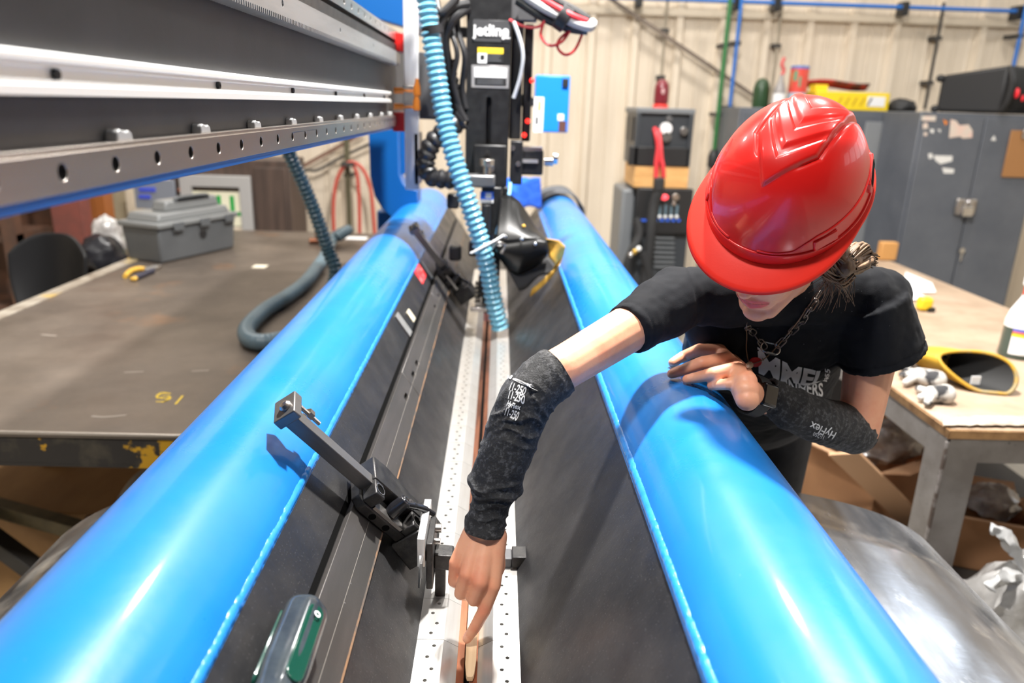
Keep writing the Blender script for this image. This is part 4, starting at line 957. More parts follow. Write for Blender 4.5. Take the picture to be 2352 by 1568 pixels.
# under the table: plywood crate parts, white sheet
PLY = mat('plywood', (0.62, 0.36, 0.15), 0.6, 0, (0.46, 0.25, 0.10), 3, stretch=(1, .3, 1), col3=(0.28, 0.15, 0.06), scale3=1.6, lo3=.55, hi3=.75)
a0 = P(10, 1330, 3.0)
pw = thing('plywood_crate', V(-1.25, 2.75, 0), 'brown plywood crate standing under the steel table', 'crate')
part('crate_lid', MB().bb((-1.95, 2.3, 0.40), (-0.75, 3.4, 0.43)), PLY, pw, bevel=.003)
part('crate_side', MB().bb((-1.94, 2.31, 0.0), (-0.76, 2.34, 0.40)), PLY, pw, bevel=.003)
part('crate_side', MB().bb((-1.94, 2.34, 0.0), (-1.91, 3.38, 0.40)), PLY, pw, bevel=.003)
part('crate_side', MB().bb((-0.79, 2.34, 0.0), (-0.76, 3.38, 0.40)), PLY, pw, bevel=.003)
for k in range(3): part('crate_batten', MB().bb((-1.9+k*0.52, 2.28, 0.02), (-1.82+k*0.52, 2.31, 0.42)), mat('batten_wood', (0.24, 0.14, 0.07), 0.7), pw, bevel=.003)
pp = P(165, 1215, 2.75); mb = MB()
def paper(u, v): return V(-1.30+u*0.30, 2.36+v*0.30+0.03*math.sin(u*4), 0.433+0.02*math.sin(u*5+v*4)+0.02)
mb.grid(paper, 10, 10); single('white_sheet', mb, mat('dull_white', (0.55, 0.52, 0.48), 0.8), 'crumpled white sheet lying on the plywood crate', 'paper', solid=.003, angle=60)

# ================================================================== LEFT BACKGROUND
# black moulded chair
ch0 = V(-2.52, 3.95, 0)
chr_ = thing('shop_chair', ch0, 'black moulded shop chair behind the left edge of the steel table', 'chair')
CHM = mat('chair_black', (0.009, 0.009, 0.010), 0.42, spec=.3)
c_a = atY(30, 580, 4.0); c_b = atY(208, 580, 4.0); ct = atY(118, 538, 4.0).z; cb_ = atY(118, 700, 4.0).z
cxm, chw = (c_a.x+c_b.x)/2, (c_b.x-c_a.x)/2
def back_(u, v):
    x = (u-0.5)*2; w = chw*(0.80+0.20*math.sin(min(1, v*1.3)*math.pi*0.5)); top = ct-0.10*abs(x)**3.0
    z = cb_+(top-cb_)*v
    return V(cxm+x*w, 4.0+0.10*(1-x*x)+0.05*v-0.10, z)
mb = MB(); mb.grid(back_, 26, 16); part('backrest', mb, CHM, chr_, solid=0.02, angle=60, bevel=.006)
def seat_(u, v):
    x = (u-0.5)*2; return V(cxm+x*chw*0.98, 4.02-v*0.44, cb_-0.14+0.03*x*x-0.02*math.sin(v*3))
mb = MB(); mb.grid(seat_, 20, 14); part('seat', mb, CHM, chr_, solid=0.03, angle=60)
for sx_ in (-1, 1): part('back_bracket', MB().bar((cxm+sx_*chw*0.6, 4.0, cb_-0.16), (cxm+sx_*chw*0.6, 4.03, cb_+0.06), 0.03, 0.015), DKSTEEL, chr_)
part('pedestal', MB().cyl((cxm, 3.8, 0.10), (cxm, 3.8, cb_-0.16), 0.03, n=16), DKSTEEL, chr_)
for k in range(5):
    a = k*2*math.pi/5; part('base_arm', MB().bar((cxm, 3.8, 0.10), (cxm+0.28*math.cos(a), 3.8+0.28*math.sin(a), 0.05), 0.035, 0.03), CHM, chr_)
# brown cabinet with framed sign
BRN = mat('dark_brown_wood', (0.060, 0.040, 0.032), 0.55, 0, (0.10, 0.065, 0.05), 6, stretch=(4, 4, .3))
BY = 5.75
x0, x1, z0, z1 = prange(395, 372, 668, 545, BY)
bc_ = thing('brown_cabinet', V((x0+x1)/2, BY+0.2, 0), 'dark brown cabinet behind the steel table with a framed sign door', 'cabinet')
part('carcass', MB().bb((x0, BY, 0), (x1, BY+0.45, z1+0.02)), BRN, bc_, bevel=.006)
mb = MB(); a, b, c, d = prange(590, 385, 662, 560, BY)
part('side_door', MB().bb((a, BY-0.02, 0.12), (b, BY, d)), BRN, bc_, bevel=.004)
FRM = mat('grey_frame', (0.40, 0.39, 0.38), 0.5)
a, b, c, d = prange(422, 402, 582, 552, BY); fw = 0.085
fo = [(a, c-0.5), (b, c-0.5), (b, d), (a, d)]; fi = [(a+fw, c-0.42), (b-fw, c-0.42), (b-fw, d-fw), (a+fw, d-fw)]
mb = MB(); mb.prism(fo, BY-0.04, BY-0.001, Matrix(((1, 0, 0, 0), (0, 0, 1, 0), (0, 1, 0, 0), (0, 0, 0, 1))), [fi]); part('door_frame', mb, FRM, bc_, bevel=.004)
a, b, c, d = prange(444, 440, 553, 518, BY-0.02)
sg = part('sign', MB().bb((a, BY-0.02, c), (b, BY-0.005, d)), mat('sign_face', (0.85, 0.82, 0.62), 0.5, 0, (0.85, 0.62, 0.30), 2.0, .6, .8), bc_)
text_obj('sign_lettering', 'FULL', 0.20, frame(atY(490, 474, BY-0.022), V(1, 0, 0), V(0, 0, 1), V(0, -1, 0)), mat('sign_green', (0.01, 0.36, 0.06), 0.5), sg, bold=.006)
a, b, c, d = prange(540, 522, 560, 540, BY-0.02); part('lower_sign', MB().bb((a-.2, BY-0.02, c), (b, BY-0.005, d)), mat('sign_cream', (0.8, 0.7, 0.55), 0.5), bc_)
p = atY(414, 437, BY-.02); part('knob', MB().ell(p, (.02, .02, .02)), COPPER, bc_)
# grey notice board with blue print
x0, x1, z0, z1 = prange(308, 412, 402, 480, 5.7)
nb = thing('notice_board', V((x0+x1)/2, 5.7, 0), 'grey notice board with blue print behind the toolbox', 'board')
part('board', MB().bb((x0, 5.7, z0), (x1, 5.73, z1)), mat('board_grey', (0.22, 0.24, 0.28), 0.5), nb, bevel=.004)
for (a_, b_, c_, d_) in ((318, 430, 356, 440), (318, 447, 345, 456)):
    a, b, c, d = prange(a_, b_, c_, d_, 5.69); part('blue_print', MB().bb((a, 5.692, c), (b, 5.70, d)), mat('print_blue', (0.06, 0.10, 0.62), 0.5), nb)
part('stand', MB().bb(((x0+x1)/2-.02, 5.735, 0), ((x0+x1)/2+.02, 5.77, z1)), DKSTEEL, nb)
# coloured posts, white sheeting, dark rods
for (px0, px1, Y, m, lab) in ((205, 250, 5.3, mat('orange_paint', (0.36, 0.12, 0.03), 0.5), 'orange steel post behind the toolbox'), (125, 195, 5.0, mat('rust_red', (0.22, 0.06, 0.045), 0.6, 0, (0.15, 0.05, 0.04), 6), 'rusty red steel post behind the black chair'), (258, 282, 5.9, mat('tan_board', (0.40, 0.33, 0.22), 0.6), 'tan board leaning behind the toolbox')):
    a, b, c, d = prange(px0, 380, px1, 700, Y)
    mb = MB(); mb.bb((a, Y, 0), (b, Y+0.015, 2.3)); mb.bb((a, Y+0.015, 0), (a+0.015, Y+0.12, 2.3)); mb.bb((b-0.015, Y+.015, 0), (b, Y+0.12, 2.3))
    single('steel_post', mb, m, lab, 'post', bevel=.003)
def tarp(u, v):
    a, b, c, d = prange(15, 440, 140, 640, 5.6); return V(a+(b-a)*u, 5.82+0.06*math.sin(u*17)+0.03*math.sin(v*6), 0.0+(d+0.3)*v)
mb = MB(); mb.grid(tarp, 40, 20); single('white_sheeting', mb, mat('dirty_white', (0.62, 0.62, 0.58), 0.7), 'dirty white sheeting hanging behind the black chair', 'sheet', solid=.004, angle=60)
for (a, b, lab) in ((62, 84, 'left dark rod in front of the white sheeting'), (103, 118, 'right dark rod in front of the white sheeting')):
    p0 = atY(b-4, 430, 5.54); p1 = atY((a+b)/2, 560, 5.54); single('steel_rod', MB().tube(smooth_path([p1+V(-.05, 0, -.9), p1, (p0+p1)/2+V(.02, 0, 0), p0, p0+V(0, 0, .4)]), 0.022, 10), BLKP, lab, 'rod')
x0, x1, z0, z1 = prange(-160, 470, 40, 700, 4.9)
rk = thing('brown_rack', V((x0+x1)/2, 5.0, 0), 'dark rusty storage rack at the left edge behind the chair', 'rack')
part('upright', MB().bb((x1-.08, 4.9, 0), (x1, 5.0, 2.0)), mat('rust_brown', (0.09, 0.05, 0.035), 0.7, 0, (0.15, 0.07, 0.04), 5), rk); part('upright', MB().bb((x0, 4.9, 0), (x0+.08, 5.0, 2.0)), MATS['rust_brown'], rk)
for z in (0.35, 0.85, 1.32): part('rack_shelf', MB().bb((x0, 4.92, z), (x1, 5.35, z+.05)), MATS['rust_brown'], rk)
part('rack_panel', MB().bb((x0, 5.34, 0.1), (x1, 5.37, 1.55)), MATS['rust_brown'], rk)
def blob(name, c, r, m, label, cat, seed=1.0, amp=0.25, fr=4.0, n=28):
    mb = MB(); mb.ell((0, 0, 0), (1, 1, 1), nu=n, nv=n//2)
    for i, v in enumerate(mb.v):
        k = 1+amp*noise.noise(v*fr*0.5+V(seed, 0, 0))+amp*0.5*noise.noise(v*fr+V(0, seed, 3)); mb.v[i] = V(c[0]+v.x*r[0]*k, c[1]+v.y*r[1]*k, max(c[2]+v.z*r[2]*k, c[2]-r[2]*0.8))
    return single(name, mb, m, label, cat, angle=50)
PLAS = mat('clear_plastic_film', (0.50, 0.49, 0.48), 0.18, 0, (0.28, 0.26, 0.25), 16, .4, .6, bump=0.5, bscale=30, coat=.5)
BAGM = mat('black_bag', (0.014, 0.014, 0.018), 0.3, bump=0.5, bscale=30)
p = atY(250, 555, 4.75); blob('plastic_bag', (p.x, 4.75, p.z), (0.10, 0.1, 0.15), PLAS, 'crumpled clear plastic bag left of the toolbox', 'bag', 2.0)
p = atY(232, 580, 4.5); blob('bin_bag', (p.x, 4.5, p.z-.02), (0.13, 0.12, 0.12), BAGM, 'black bin bag between the chair and the toolbox', 'bag', 5.0)
single('bag_stand', MB().bb((p.x-.25, 4.4, 0), (p.x+.16, 5.0, p.z-.115)), BRN, 'low brown bench carrying the bags beside the chair', 'bench', bevel=.01)

# ================================================================== RIGHT TABLE
TZR = 0.96
RX0, RX1, RY0, RY1 = 1.296, 2.43, 1.945, 4.78
FRS = mat('grey_frame_steel', (0.21, 0.195, 0.185), 0.42, 0.35, (0.15, 0.135, 0.125), 8, speck=((0.05, 0.045, 0.04), 60, .3, .93))
TOPC = mat('worn_fibre_board', (0.38, 0.28, 0.195), 0.65, 0, (0.29, 0.20, 0.135), 5, .42, .7, col3=(0.46, 0.36, 0.27), scale3=3, lo3=.5, hi3=.75)
rt = thing('work_table', ((RX0+RX1)/2, (RY0+RY1)/2, 0), 'grey steel work table with worn board top on the right', 'table')
part('table_top', MB().bb((RX0+0.012, RY0+0.012, TZR-0.02), (RX1-0.01, RY1-0.01, TZR-0.004)), TOPC, rt, bevel=.003)
EDG = mat('bronze_edge', (0.42, 0.25, 0.12), 0.35, 0.7, (0.22, 0.12, 0.06), 14)
part('edge_trim', MB().bb((RX0, RY0, TZR-0.030), (RX1, RY0+0.012, TZR-0.003)), EDG, rt, bevel=.002); part('edge_trim', MB().bb((RX0, RY0+0.012, TZR-0.030), (RX0+0.012, RY1, TZR-0.003)), EDG, rt, bevel=.002)
part('front_rail', MB().bb((RX0+.004, RY0+0.004, TZR-0.105), (RX1, RY0+0.014, TZR-0.030)), FRS, rt, bevel=.002); part('side_rail', MB().bb((RX0+.004, RY0+0.014, TZR-0.105), (RX0+0.014, RY1, TZR-0.030)), FRS, rt, bevel=.002)
part('far_rail', MB().bb((RX1-.014, RY0+.014, TZR-.105), (RX1-.004, RY1, TZR-.03)), FRS, rt)
LGT = mat('leg_edge_rust', (0.07, 0.05, 0.04), 0.7, 0, (0.20, 0.18, 0.17), 30, .45, .55)
for (x, y, sx_, sy_) in ((RX0+.002, RY0+.002, 1, 1), (RX1-.002, RY0+.002, -1, 1), (RX0+.002, RY1-.002, 1, -1), (RX1-.002, RY1-.002, -1, -1)):
    mb = MB(); xs = sorted((x, x+sx_*0.10)); ys_ = sorted((y, y+sy_*0.010)); mb.bb((xs[0], ys_[0], 0), (xs[1], ys_[1], TZR-.03))
    xs = sorted((x, x+sx_*0.010)); ys_ = sorted((y, y+sy_*0.10)); mb.bb((xs[0], ys_[0], 0), (xs[1], ys_[1], TZR-.03))
    lg = part('leg', mb, FRS, rt, bevel=.0025)
    part('leg_edge', MB().cyl((x+sx_*.002, y+sy_*.002, 0), (x+sx_*.002, y+sy_*.002, TZR-.04), 0.006, n=8), LGT, lg)
part('lower_shelf', MB().bb((RX0+.02, RY0+.10, 0.24), (RX1-.02, RY1-.1, 0.26)), mat('shelf_dark', (0.045, 0.04, 0.037), 0.6), rt, bevel=.003)
part('shelf_rail', MB().bb((RX0+.012, RY0+.09, 0.20), (RX1-.02, RY0+.105, 0.275)), FRS, rt)
part('cross_strut', MB().bar((RX0+.52, RY0+.10, 0.26), (RX0+.60, RY0+.10, TZR-.03), 0.05, 0.05), BLKP, rt)
# crumpled white sheet at the near corner
def wsh(u, v):
    p = atZ(2165+200*u, 980-22*v-3*noise.noise(V(u*14,3,1)), TZR); return V(p.x, max(p.y, RY0+.015), TZR+0.002+0.003*(1+noise.noise(V(u*9, v*5, 2))))
mb = MB(); mb.grid(wsh, 24, 8); single('torn_liner', mb, mat('torn_paper', (0.46, 0.40, 0.33), 0.8, 0, (0.30, 0.24, 0.18), 12), 'torn whitish liner at the near corner of the work table', 'paper', solid=.002, angle=50)
# gauntlet glove
g0 = atZ(2235, 890, TZR)
gl = thing('gauntlet_glove', V(g0.x, g0.y, TZR), 'yellow leather gauntlet glove with open black cuff on the work table', 'glove')
GLV = mat('glove_yellow', (0.50, 0.28, 0.02), 0.6, 0, (0.30, 0.24, 0.12), 8, .5, .62, bump=.2, bscale=80)
GLB = mat('glove_black', (0.018, 0.018, 0.018), 0.75)
ax_ = (atZ(2318, 898, TZR)-atZ(2150, 880, TZR)); ax_.z = 0; gw = ax_.length/2; ax_.normalize()
back = V(-ax_.y, ax_.x, 0); gc = (atZ(2310, 905, TZR)+atZ(2150, 850, TZR))/2
# opening of the cuff: an oval ring facing the camera, body running backwards
cen = V(g0.x, g0.y, TZR+0.062)
def cuff(u, v):
    a = 2*math.pi*u; sc = 1-0.28*v; zz_ = 0.058*math.sin(a)*(1-0.45*v)
    x = gw*1.0*math.cos(a)*sc; z = zz_+0.012*math.sin(2*a+1)
    p = V(cen.x, cen.y, 0)+ax_*x+V(-0.45, 0.89, 0)*(v*0.20+0.055*math.sin(a)*(1-v)); return V(p.x, p.y, max(TZR+.003, cen.z+z-0.004*v))
mb = MB(); mb.grid(cuff, 40, 12, closed=True); part('cuff', mb, GLV, gl, solid=.004, angle=60)
def cuff_in(u, v):
    p = cuff(u, v*0.9); c = cuff(0.25, v*.9)*0.5+cuff(0.75, v*.9)*0.5; return c+(p-c)*0.93
mb = MB(); mb.grid(cuff_in, 40, 10, closed=True); part('lining', mb, GLB, gl, angle=60)
mb = MB(); mb.ell((0, 0, 0), (gw*0.72, 0.015, 0.038)); cb2 = V(cen.x, cen.y, TZR+.05)+V(-0.45, .89, 0)*0.19; mb.v = [cb2+ax_*v.x+back*v.y+V(0, 0, v.z) for v in mb.v]; part('lining_back', mb, GLB, gl)
part('care_tag', MB().bb((cen.x-.012, cen.y-.002, TZR+.012), (cen.x+.018, cen.y+.002, TZR+.04)), WHITE, gl)
path = smooth_path([cuff(i/24, 0) for i in range(25)], 3); part('cuff_binding', MB().tube(path, 0.006, 8), GLV, gl)
for k in range(4):
    st = V(cen.x, cen.y, TZR+.03)+V(-0.45, .89, 0)*0.19+ax_*(-0.09+0.05*k); part('finger', MB().cap(st, .024, st+V(-.10+.02*k, .10, -.006), .018), GLV, gl)
# white work gloves
WGL = mat('white_glove_knit', (0.50, 0.48, 0.45), 0.8, 0, (0.03, 0.03, 0.033), 11, .46, .52, bump=.3, bscale=120)
def knit_glove(name, pts, label):
    p0 = atZ(*pts[0], TZR); t = thing(name, V(p0.x, p0.y, TZR), label, 'glove', 'white knit gloves')
    part('palm', MB().cap(atZ(*pts[0], TZR+.024), .032, atZ(*pts[1], TZR+.024), .026), WGL, t)
    for q in pts[2:]: part('finger', MB().cap(atZ(*pts[1], TZR+.022), .015, atZ(*q, TZR+.014), .011), WGL, t)
knit_glove('work_glove', [(2150, 872), (2110, 862), (2075, 845), (2072, 860), (2080, 878)], 'grey and white knit glove beside the yellow gauntlet')
knit_glove('work_glove', [(2170, 905), (2140, 905), (2110, 892), (2115, 912), (2130, 925)], 'grey and white knit glove under the near side of the gauntlet')
knit_glove('work_glove', [(2118, 828), (2096, 832), (2070, 824), (2068, 834), (2082, 846)], 'grey and white knit glove farthest behind the yellow gauntlet')
# spray bottle
sb = atZ(2338, 826, TZR); SBX = V(sb.x+.03, sb.y+.06, TZR-.004)
bt = thing('spray_bottle', SBX, 'white and dark green spray bottle with label and red collar on the work table', 'bottle')
Msb = Matrix.Translation(SBX)
part('lower_bottle', MB().lathe([(0.001, 0), (0.058, 0), (0.062, 0.008), (0.060, 0.03), (0.058, 0.115)], Msb, 32), mat('dark_green_liquid', (0.035, 0.06, 0.05), 0.15, coat=.6), bt)
part('shoulder', MB().lathe([(0.058, 0.115), (0.058, 0.135), (0.048, 0.175), (0.024, 0.225), (0.020, 0.24)], Msb, 32), mat('milky_plastic', (0.78, 0.78, 0.78), 0.35), bt)
part('collar', MB().lathe([(0.022, 0.235), (0.022, 0.262), (0.015, 0.266)], Msb, 24), mat('collar_red', (0.7, 0.05, 0.03), 0.4), bt)
part('trigger_head', MB().bb(SBX+V(-.015, -.05, .266), SBX+V(.015, .03, .300)).bar(SBX+V(0, -.03, .27), SBX+V(0, -.05, .215), .012, .008), WHITE, bt, bevel=.004)
lbl = MB(); lbl.lathe([(0.0615, 0.03), (0.0605, 0.115)], Msb, 48, cap=False)
ang = lambda v: math.atan2(v.y-SBX.y, v.x-SBX.x)
def lab_(z0, z1, r0, r1, m):
    mb = MB()
    for i in range(15):
        a = math.radians(-150+i*8); mb.v += [SBX+V(r0*math.cos(a), r0*math.sin(a), z0), SBX+V(r1*math.cos(a), r1*math.sin(a), z1)]
    mb.f = [(2*i, 2*i+2, 2*i+3, 2*i+1) for i in range(14)]; return part('label', mb, m, bt)
lab_(.02, .085, .0625, .0612, WHITE); lab_(.085, .097, .0612, .061, YELLOW); lab_(.097, .106, .061, .0608, mat('label_red', (.6, .12, .10), .5)); lab_(.106, .114, .0608, .0606, mat('label_bluish', (.08, .12, .55), .5))
# papers, yellow tool, wood block
for k, (a, b, c, d, lab) in enumerate(((2080, 625, 2150, 672, 'white papers lying beyond the shoulder on the work table'), (2085, 660, 2140, 690, 'second white paper nearer on the work table'))):
    q = [atZ(a, b, TZR), atZ(c-10, b+25, TZR), atZ(c, d, TZR), atZ(a-10, d, TZR)]; mb = MB(); z = TZR+.001+.002*k
    mb.add([V(p.x, p.y, z) for p in q]+[V(p.x, p.y, z+.0015) for p in q], [(0, 3, 2, 1), (4, 5, 6, 7), (0, 1, 5, 4), (1, 2, 6, 5), (2, 3, 7, 6), (3, 0, 4, 7)]); single('paper_sheet', mb, mat('paper_white', (.82, .82, .82), .7), lab, 'paper')
p = atZ(2122, 712, TZR); y_ = thing('tape_measure', p, 'yellow tape measure on the work table behind the shoulder', 'tape measure')
part('case', MB().bb(p+V(-.03, -.02, 0), p+V(.03, .03, .06)), mat('tape_yellow', (.85, .55, .02), .4), y_, bevel=.012); part('tape_mouth', MB().bb(p+V(.005, -.03, .0), p+V(.035, -.018, .018)), BLKP, y_)
p = atZ(2040, 598, TZR); single('wood_block', MB().bb(p+V(-.05, 0, 0), p+V(.05, .06, .11)), mat('orange_wood', (.55, .28, .09), .5), 'small orange wood block at the far end of the work table', 'block', bevel=.006)
# boxes, wrapping below
CARD = mat('cardboard', (0.45, 0.23, 0.11), 0.75, 0, (0.38, 0.19, 0.09), 5); CARD2 = mat('cardboard_inner', (0.55, 0.33, 0.19), 0.75)
def carton(name, c, d, rz, label, flaps=True):
    t = thing(name, c, label, 'box', 'cardboard cartons under the work table'); M = Matrix.Translation(c) @ Matrix.Rotation(rz, 4, 'Z'); x, y, z = d[0]/2, d[1]/2, d[2]
    mb = MB(M)
    for (lo, hi) in (((-x, -y, 0), (x, y, .006)), ((-x, -y, 0), (x, -y+.006, z)), ((-x, y-.006, 0), (x, y, z)), ((-x, -y, 0), (-x+.006, y, z)), ((x-.006, -y, 0), (x, y, z))): mb.bb(lo, hi)
    part('carton_body', mb, CARD, t)
    if flaps:
        for (p0, p1, dirv) in (((-x, -y), (x, -y), (0, -1)), ((x, -y), (x, y), (1, 0)), ((-x, y), (x, y), (0, 1)), ((-x, -y), (-x, y), (-1, 0))):
            o_ = min(x, y)*0.8; mb = MB(M); a = V(*p0, z); b = V(*p1, z); dd = V(dirv[0]*o_*.85, dirv[1]*o_*.85, o_*.35)
            mb.add([a, b, b+dd, a+dd, a+V(0, 0, .005), b+V(0, 0, .005), b+dd+V(0, 0, .005), a+dd+V(0, 0, .005)], [(0, 3, 2, 1), (4, 5, 6, 7), (0, 1, 5, 4), (1, 2, 6, 5), (2, 3, 7, 6), (3, 0, 4, 7)]); part('carton_flap', mb, CARD2, t)
    return t
bA = P(1990, 1060, 2.75); bB = P(2215, 1195, 2.55)
carton('carton', V(1.56, 2.78, 0.261), (0.42, 0.34, 0.26), 0.5, 'open cardboard carton under the work table behind the elbow')
carton('carton', V(1.80, 2.40, 0.261), (0.24, 0.22, 0.20), -0.35, 'open cardboard carton on the shelf right of the near table leg')
p = V(1.56, 2.42, .60); blob('plastic_wrap', (1.58, 2.76, 0.54), (0.13, 0.10, 0.09), PLAS, 'crumpled clear wrapping in the carton behind the elbow', 'plastic wrap', 8.0, .4)
blob('plastic_wrap', (1.80, 2.40, 0.49), (0.09, 0.08, 0.06), PLAS, 'crumpled white wrapping in the carton right of the table leg', 'plastic wrap', 11.0, .4)
single('tan_board', MB().bar(P(1938, 1040, 2.62), atZ(2128, 1226, .264), 0.11, 0.010, (0, .6, 1)), CARD2, 'tan cardboard strip leaning beside the shiny shell', 'cardboard')
pbz = V(1.50, 1.78, 0)
bg = thing('plastic_sack', pbz, 'knotted clear plastic sack on the floor by the shiny shell', 'bag')
mb = MB(); mb.ell((0, 0, 0), (1, 1, 1), nu=32, nv=18)
SKM = mat('clear_sack', (0.30, 0.29, 0.28), 0.14, 0, (0.38, 0.37, 0.36), 22, .45, .7, bump=.6, bscale=25, coat=.6)
for i, v in enumerate(mb.v):
    k = 1+.22*noise.noise(v*3)+.12*noise.noise(v*7); mb.v[i] = V(1.50+v.x*.17*k, 1.78+v.y*.15*k, .32+v.z*.32*k)
part('sack', mb, SKM, bg, angle=60)
kn = V(1.47, 1.74, .60)
for d in (V(-.10, .06, .13), V(.16, 0, .04), V(-.13, -.03, .0), V(.05, -.05, -.08)):
    part('knot_ear', MB().tube(smooth_path([kn, kn+d*.4+V(0, 0, .03), kn+d*.75+V(0, 0, .03), kn+d]), [.010]*8+[.018]*8+[.014]*8+[.006], 8, rfun=lambda i, a: 1+.35*math.sin(3*a+i*.6)), mat('film_white', (.36, .36, .36), .25, coat=.4), bg, angle=60)

# ================================================================== RIGHT BACKGROUND
CABM = mat('grey_cabinet_paint', (0.125, 0.135, 0.155), 0.42, 0.1, (0.10, 0.11, 0.13), 3, rough2=.55); CABL = mat('pale_grey_cabinet', (0.24, 0.25, 0.26), 0.45, 0.1); CDK = mat('cabinet_dark', (0.035, 0.037, 0.042), 0.5)
def cabinet(X0, X1, Y, Z1, m, label, split):
    t = thing('steel_cabinet', V((X0+X1)/2, Y+.25, 0), label, 'cabinet', 'grey steel cabinets')
    part('cabinet_body', MB().bb((X0, Y, 0.06), (X1, Y+.5, Z1)), CDK if False else m, t, bevel=.006); part('plinth', MB().bb((X0+.01, Y+.03, 0), (X1-.01, Y+.49, .06)), CDK, t)
    xm = X0+(X1-X0)*split; doors = []
    for (a, b) in ((X0+.018, xm-.004), (xm+.004, X1-.018)): doors.append(part('door', MB().bb((a, Y-.018, .09), (b, Y-.001, Z1-.025)), m, t, bevel=.004))
    return t, doors
CY2 = 5.15
xa = atY(2112, 430, CY2).x; ZC = 1.86
xs_ = atY(2224, 450, CY2).x
rc, dr = cabinet(atY(2085, 430, CY2).x, atY(2085, 430, CY2).x+2*(xs_-atY(2085, 430, CY2).x), CY2, 1.838, CABM, 'dark grey double-door cabinet with stickers and padlock under the black speaker', .5)
p = atY(2216, 474, CY2-.03); hd = part('lock_hasp', MB().bb(p+V(-.07, -.02, -.055), p+V(.07, .012, .055)), STEEL, dr[0], bevel=.01)
part('padlock', MB().bb(p+V(-.035, -.05, -.06), p+V(.035, -.02, .0)).tube([p+V(-.02, -.035, 0), p+V(-.02, -.035, .03), p+V(0, -.035, .045), p+V(.02, -.035, .03), p+V(.02, -.035, 0)], .006, 8), CHROME, hd, bevel=.004)
p = atY(2208, 575, CY2-.03); part('latch', MB().lathe([(.02, 0), (.02, .012), (.0001, .012)], frame(p, V(1, 0, 0), V(0, 0, 1), V(0, -1, 0)), 14).bb(p+V(-.005, -.014, -.07), p+V(.005, -.008, -.01)), CHROME, dr[0])
STK = mat('old_sticker', (.62, .56, .48), .7, 0, (.72, .50, .42), 14)
def stick(pts, m, par, Y=CY2-.018):
    q = [atY(a, b, Y-.002) for a, b in pts]; poly = [(v.x, v.z) for v in q]; mb = MB(); mb.prism(poly, Y-.002, Y, Matrix(((1, 0, 0, 0), (0, 0, 1, 0), (0, 1, 0, 0), (0, 0, 0, 1)))); return part('sticker', mb, m, par, angle=None)
W_ = mat('sticker_white', (.72, .71, .68), .6)
stick([(2118, 266), (2150, 266), (2149, 278), (2117, 277)], STK, dr[0]); stick([(2120, 284), (2130, 282), (2132, 295), (2120, 296)], STK, dr[0]); stick([(2137, 296), (2146, 297), (2144, 306), (2137, 304)], W_, dr[0])
stick([(2122, 304), (2130, 304), (2129, 312), (2122, 312)], STK, dr[0]); stick([(2153, 297), (2161, 297), (2160, 305)], W_, dr[0]); stick([(2166, 274), (2177, 280), (2172, 288)], ORANGE, dr[0])
stick([(2184, 274), (2196, 277), (2204, 288), (2225, 286), (2234, 300), (2233, 316), (2212, 318), (2205, 313), (2180, 317), (2182, 297)], STK, dr[0])
stick([(2145, 357), (2188, 358), (2187, 370), (2160, 377), (2148, 368)], W_, dr[0]); stick([(2132, 353), (2141, 352), (2143, 363), (2134, 365)], W_, dr[0]); stick([(2164, 385), (2192, 388), (2190, 398), (2168, 398)], W_, dr[0])
stick([(2276, 322), (2284, 311), (2288, 323)], W_, dr[1])
p0, p1, z0, z1 = prange(2312, 300, 2400, 408, CY2-.03)
cbd = thing('clipboard', V((p0+p1)/2, CY2-.03, z0), 'brown clipboard hanging on the right cabinet door', 'clipboard')
part('board', MB().bb((p0, CY2-.032, z0), (p1, CY2-.022, z1)), mat('hardboard', (.36, .17, .06), .5), cbd, bevel=.003); part('clip', MB().bb(((p0+p1)/2-.06, CY2-.045, z1-.05), ((p0+p1)/2+.06, CY2-.032, z1+.01)), STEEL, cbd, bevel=.004)
CY3 = 5.68
xl = atY(1700, 250, CY3).x; xr_ = atY(2062, 260, CY3).x
lc, dr2 = cabinet(xl, xr_, CY3, 1.835, CABM, 'wide grey steel cabinet behind the hard hat', .5)
a, b, c, d = prange(1960, 282, 2052, 640, CY3-.019); part('door_panel', MB().bb((a, CY3-.024, .12), (b, CY3-.0175, 1.76)), CABL, dr2[1], bevel=.003)
stick([(2010, 412), (2022, 412), (2018, 482), (2004, 482)], W_, dr2[1], CY3-.025)
# speaker
a, b, c, d = prange(2200, 160, 2352, 254, CY2+.0)
SPM = mat('speaker_black', (.014, .014, .015), .5); X_ = a; 
sp = thing('loudspeaker', V(a+.35, CY2+.2, 1.84), 'black loudspeaker lying on top of the right grey cabinet', 'speaker')
zs = 1.843; ph = .30
mb = MB(); c1_ = V(a+.04, CY2+.30, zs); c2_ = V(a+.30, CY2-.02, zs); c3_ = V(a+.72, CY2+.16, zs); c4_ = V(a+.46, CY2+.46, zs)
vs = [c1_, c2_, c3_, c4_]; mb.add([v+V(0, 0, .0) for v in vs]+[v+V(0, 0, ph)-(V(0, 0, .06) if i in (0, 3) else V(0, 0, 0)) for i, v in enumerate(vs)], [(0, 3, 2, 1), (4, 5, 6, 7), (0, 1, 5, 4), (1, 2, 6, 5), (2, 3, 7, 6), (3, 0, 4, 7)]); part('speaker_body', mb, SPM, sp, bevel=.02)
fd = (c3_-c2_).normalized(); fn = V(fd.y, -fd.x, 0)
mb = MB(); q = c2_+fd*.03+fn*.008; mb.add([q+V(0, 0, .02), q+fd*.38+V(0, 0, .02), q+fd*.38+V(0, 0, ph-.02), q+V(0, 0, ph-.02)], [(0, 1, 2, 3)]); part('grille', mb, mat('grille_black', (.008, .008, .008), .8), sp, solid=.006)
